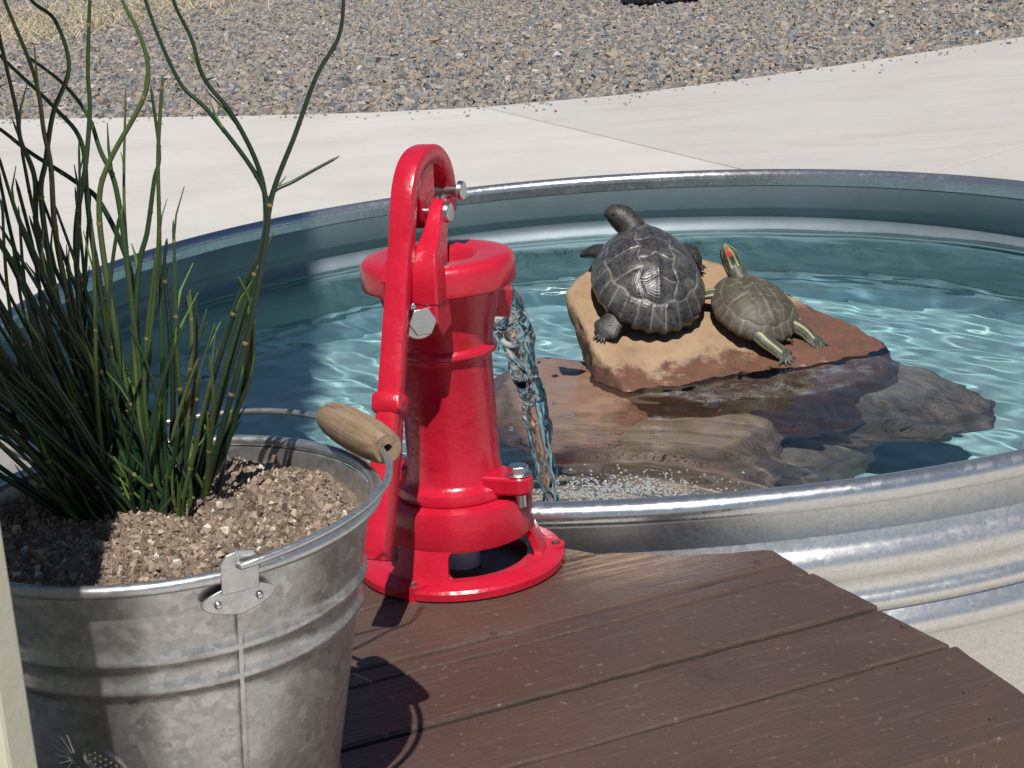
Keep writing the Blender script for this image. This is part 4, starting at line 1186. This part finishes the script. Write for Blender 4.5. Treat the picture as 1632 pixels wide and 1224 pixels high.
# embossed oval badge with dots, partly in the shade
b = MB(); ba = R_(254.5); bz = 0.107
def bp(s, z, off): return on_wall(ba + s / 0.113, bz + z, off)
def bq(p, q_, off):                 # oval axes turned 38 degrees
    c, s_ = math.cos(R_(-38)), math.sin(R_(-38))
    return bp(p * c - q_ * s_, p * s_ + q_ * c, off)
vs = []; fs = []
for k in range(48):
    a = 2 * math.pi * k / 48
    for (rr_, off) in ((1.0, 0.0), (0.96, 0.0016), (0.87, 0.0016), (0.82, 0.0)):
        vs.append(bq(0.0165 * rr_ * math.cos(a), 0.0100 * rr_ * math.sin(a), off))
for k in range(48):
    k2 = (k + 1) % 48
    for j in range(3): fs.append((k * 4 + j, k2 * 4 + j, k2 * 4 + j + 1, k * 4 + j + 1))
b.add(vs, fs)
for i in range(-3, 4):
    for j in range(-1, 2):
        p, q_ = 0.0038 * i + 0.0019 * (j % 2), 0.0042 * j
        if (p / 0.0125) ** 2 + (q_ / 0.0072) ** 2 < 1:
            b.sphere(bq(p, q_, 0.0), 0.0011, 8)
for k in range(9):
    a = R_(95 + 21 * k)
    b.tube([bp(-0.020 + 0.005 * math.cos(a), 0.002 + 0.005 * math.sin(a), 0.0001), bp(-0.020 + 0.016 * math.cos(a), 0.002 + 0.018 * math.sin(a), 0.0001)], [0.0009, 0.0005], n=6)
b.build('embossed_badge', MAT['bucket'], bucket, smooth=60, merge=False)

# soil with crumbs
def soil_z(x, y):
    d = math.hypot(x, y)
    q = Vector((x * 26, y * 26, 2.0))
    return 0.0085 * mnoise.noise(q) + 0.0045 * mnoise.noise(q * 3.1) + 0.0030 * mnoise.noise(q * 7.3) + 0.0018 * mnoise.noise(q * 15.0) + 0.010 * (1 - (d / 0.13) ** 2) + 0.006 * (y > 0) * y / 0.13
SZ = 0.214
ns = 190; gx = np.linspace(-0.135, 0.135, ns)
V = []; 
for yv in gx:
    for xv in gx:
        d = math.hypot(xv, yv); lim = br(SZ) - 0.001
        k = 1.0 if d < lim else lim / d
        V.append((xv * k, yv * k, SZ + soil_z(xv * k, yv * k)))
idx = np.arange(ns * ns).reshape(ns, ns)
F = np.stack([idx[:-1, :-1], idx[:-1, 1:], idx[1:, 1:], idx[1:, :-1]], -1).reshape(-1, 4)
soil = np_mesh('potting_soil', V, F, MAT['soil']); soil.location = BC
tag(soil, 'dry brown potting soil filling the bucket', 'soil', kind='stuff')
nc = 8000
ra = nrng.uniform(0, 6.28, nc); rd_ = 0.1245 * np.sqrt(nrng.uniform(0, 1, nc))
cx_, cy_ = rd_ * np.cos(ra), rd_ * np.sin(ra)
cz_ = np.array([SZ + soil_z(a, b_) + 0.0008 for a, b_ in zip(cx_, cy_)])
cs = nrng.lognormal(math.log(0.0016), 0.55, nc).clip(0.0007, 0.0060)
cr = stones('soil_crumbs', cx_, cy_, cz_, cs, MAT['crumbs'], None, 0.8, 0.30, 9); cr.location = BC
tag(cr, 'loose soil crumbs and pale pebbles on the bucket soil', 'soil', kind='stuff')

# ------------------------------------------------------------------ rush plant
plant = empty('rush_plant', BC + Vector((0, 0.025, SZ)), 'green jointed rush plant growing in the galvanised bucket', 'plant')
PO = BC + Vector((0, 0.025, SZ))
camM = cam_ob.matrix_world.copy()
def px_ray(px, py):
    d = Vector(((px - 816) / 3000.0, (612 - py) / 3000.0, -1.0))
    return (camM.to_3x3() @ d)
CAMP = Vector((0, 0, CAM_H))
def at_y(px, py, y):
    d = px_ray(px, py); return CAMP + d * (y / d.y)
stem_data = []
def stem(pts, r0, r1, bend=True):
    b = MB(); b.cur = 0
    n = len(pts); q = spline([tuple(p - PO) for p in pts], max(10, 6 * n))
    m = len(q)
    rr_ = [r0 + (r1 - r0) * (i / (m - 1)) ** 1.2 for i in range(m)]
    rr_[-1] = 0.0003
    b.tube(q, rr_, n=7)
    # joints
    Ls = np.cumsum([0] + [np.linalg.norm(q[i + 1] - q[i]) for i in range(m - 1)])
    s = rnd.uniform(0.02, 0.05)
    while s < Ls[-1] * 0.96:
        i = int(np.searchsorted(Ls, s)); i = max(1, min(i, m - 2))
        t = Vector(q[i + 1] - q[i - 1]).normalized(); c = Vector(q[i]); r = rr_[i]
        b.cur = 1 if rnd.random() < 0.28 else 0
        b.tube([c - t * 0.0011, c, c + t * 0.0011], [r * 1.01, r * 1.14, r * 1.01], n=7)
        if rnd.random() < 0.40:
            b.cur = 2 if rnd.random() < 0.55 else 0
            sd_ = t.cross(Vector((rnd.uniform(-1, 1), rnd.uniform(-1, 1), rnd.uniform(-1, 1)))).normalized()
            ln = rnd.uniform(0.010, 0.034)
            b.tube([c, c + t * ln * 0.5 + sd_ * ln * 0.12, c + t * ln + sd_ * ln * rnd.uniform(0.2, 0.45)], [r * 0.75, r * 0.6, 0.0003], n=5)
        b.cur = 0
        s += rnd.uniform(0.030, 0.060)
    o = b.build('stem', [MAT['stem'], MAT['node'], MAT['sheath']], plant, smooth=60, merge=False)
    return o
def traced(pix, y0, y1, r0=0.0022, r1=0.0009):
    n = len(pix); stem([at_y(px, py, y0 + (y1 - y0) * i / (n - 1)) for i, (px, py) in enumerate(pix)], r0, r1)
BY = 1.185
T_ = [
    [(318, 812), (352, 690), (398, 520), (420, 400), (434, 310), (470, 215), (505, 120), (540, 58), (548, -10), (552, -120)],
    [(300, 815), (345, 640), (385, 500), (424, 380), (432, 312), (470, 288), (541, 249)],
    [(310, 812), (345, 660), (388, 520), (412, 420), (425, 331), (404, 272), (331, 176), (285, 129), (235, 11), (215, -80)],
    [(296, 815), (330, 640), (380, 480), (417, 400), (423, 323), (408, 257), (368, 180), (325, 125), (305, 62), (276, 0), (255, -90)],
    [(230, 825), (205, 640), (168, 430), (158, 320), (176, 254), (228, 158), (235, 100), (217, 44), (195, 0), (180, -70)],
    [(240, 825), (214, 640), (220, 441), (235, 368), (246, 287), (254, 243), (240, 136)],
    [(205, 822), (165, 640), (128, 470), (121, 368), (136, 265), (143, 176), (140, 110), (143, 0), (146, -80)],
    [(195, 820), (140, 640), (92, 480), (66, 320), (73, 257), (85, 180), (110, 107), (88, 33), (50, 0), (20, -60)],
    [(200, 820), (150, 640), (108, 470), (88, 368), (81, 265), (70, 210), (55, 121), (7, 0), (-10, -60)],
    [(190, 818), (140, 650), (96, 500), (60, 380), (55, 283), (33, 224), (26, 176), (0, 62), (-20, -40)],
    [(225, 824), (222, 600), (210, 441), (162, 327), (121, 290), (48, 243), (0, 206), (-60, 170)],
    [(232, 824), (226, 640), (205, 440), (185, 300), (160, 240), (140, 184), (99, 132), (37, 85)],
    [(215, 822), (190, 640), (160, 470), (140, 330), (130, 228), (88, 173), (22, 110), (-30, 60)],
    [(262, 826), (262, 690), (258, 560), (256, 480), (254, 325)],
    [(275, 826), (290, 690), (282, 560), (280, 470), (276, 350)],
    [(268, 826), (276, 640), (270, 520), (262, 430), (266, 380)],
    [(310, 806), (350, 700), (396, 610), (404, 520), (398, 480), (380, 440)],
    [(320, 806), (360, 700), (390, 600), (402, 500), (428, 330), (440, 290)],
]
for i, t in enumerate(T_):
    traced(t, BY + 0.022 * ((i * 37) % 7 / 6 - 0.5), BY + 0.05 * ((i * 53) % 9 / 8 - 0.5), 0.0022, 0.00095)
prs = random.Random(21)
for i in range(150):
    # fan of stems leaning mostly left and back
    a = prs.gauss(0, 1); bx = -0.012 + 0.0150 * a; by = prs.gauss(0.0, 0.011)
    ang = R_(prs.gauss(-16, 14)) + R_(11) * a
    if i >= 110: ang = R_(prs.uniform(-52, -22)); bx -= 0.006
    if ang > R_(20): ang = R_(20) * prs.random()
    fw = R_(prs.gauss(2, 11)); Ls = prs.uniform(0.10, 0.31) if ang < R_(-9) else prs.uniform(0.05, 0.17)
    p0 = Vector((PO.x + bx, PO.y + by, PO.z - 0.012)); pts = [p0]
    d = Vector((math.sin(ang), math.sin(fw), 1)).normalized()
    curve = prs.gauss(0, 0.16); k = prs.randint(4, 6)
    for j in range(k):
        d = (d + Vector((curve * 0.35 + prs.gauss(0, 0.07), prs.gauss(0, 0.06), 0.02))).normalized()
        pts.append(pts[-1] + d * (Ls / k))
    stem(pts, prs.uniform(0.0014, 0.0025), prs.uniform(0.0007, 0.0012))
for i in range(34):
    a = prs.uniform(0, 6.28); d = prs.uniform(0.005, 0.05)
    p0 = Vector((PO.x - 0.015 + d * math.cos(a), PO.y + 0.5 * d * math.sin(a), PO.z - 0.008))
    dr = Vector((prs.gauss(-0.1, 0.35), prs.gauss(0, 0.3), 1)).normalized(); L_ = prs.uniform(0.02, 0.07)
    stem([p0, p0 + dr * L_ * 0.5, p0 + dr * L_ + Vector((prs.gauss(0, 0.008), 0, 0))], 0.0022, 0.0008)
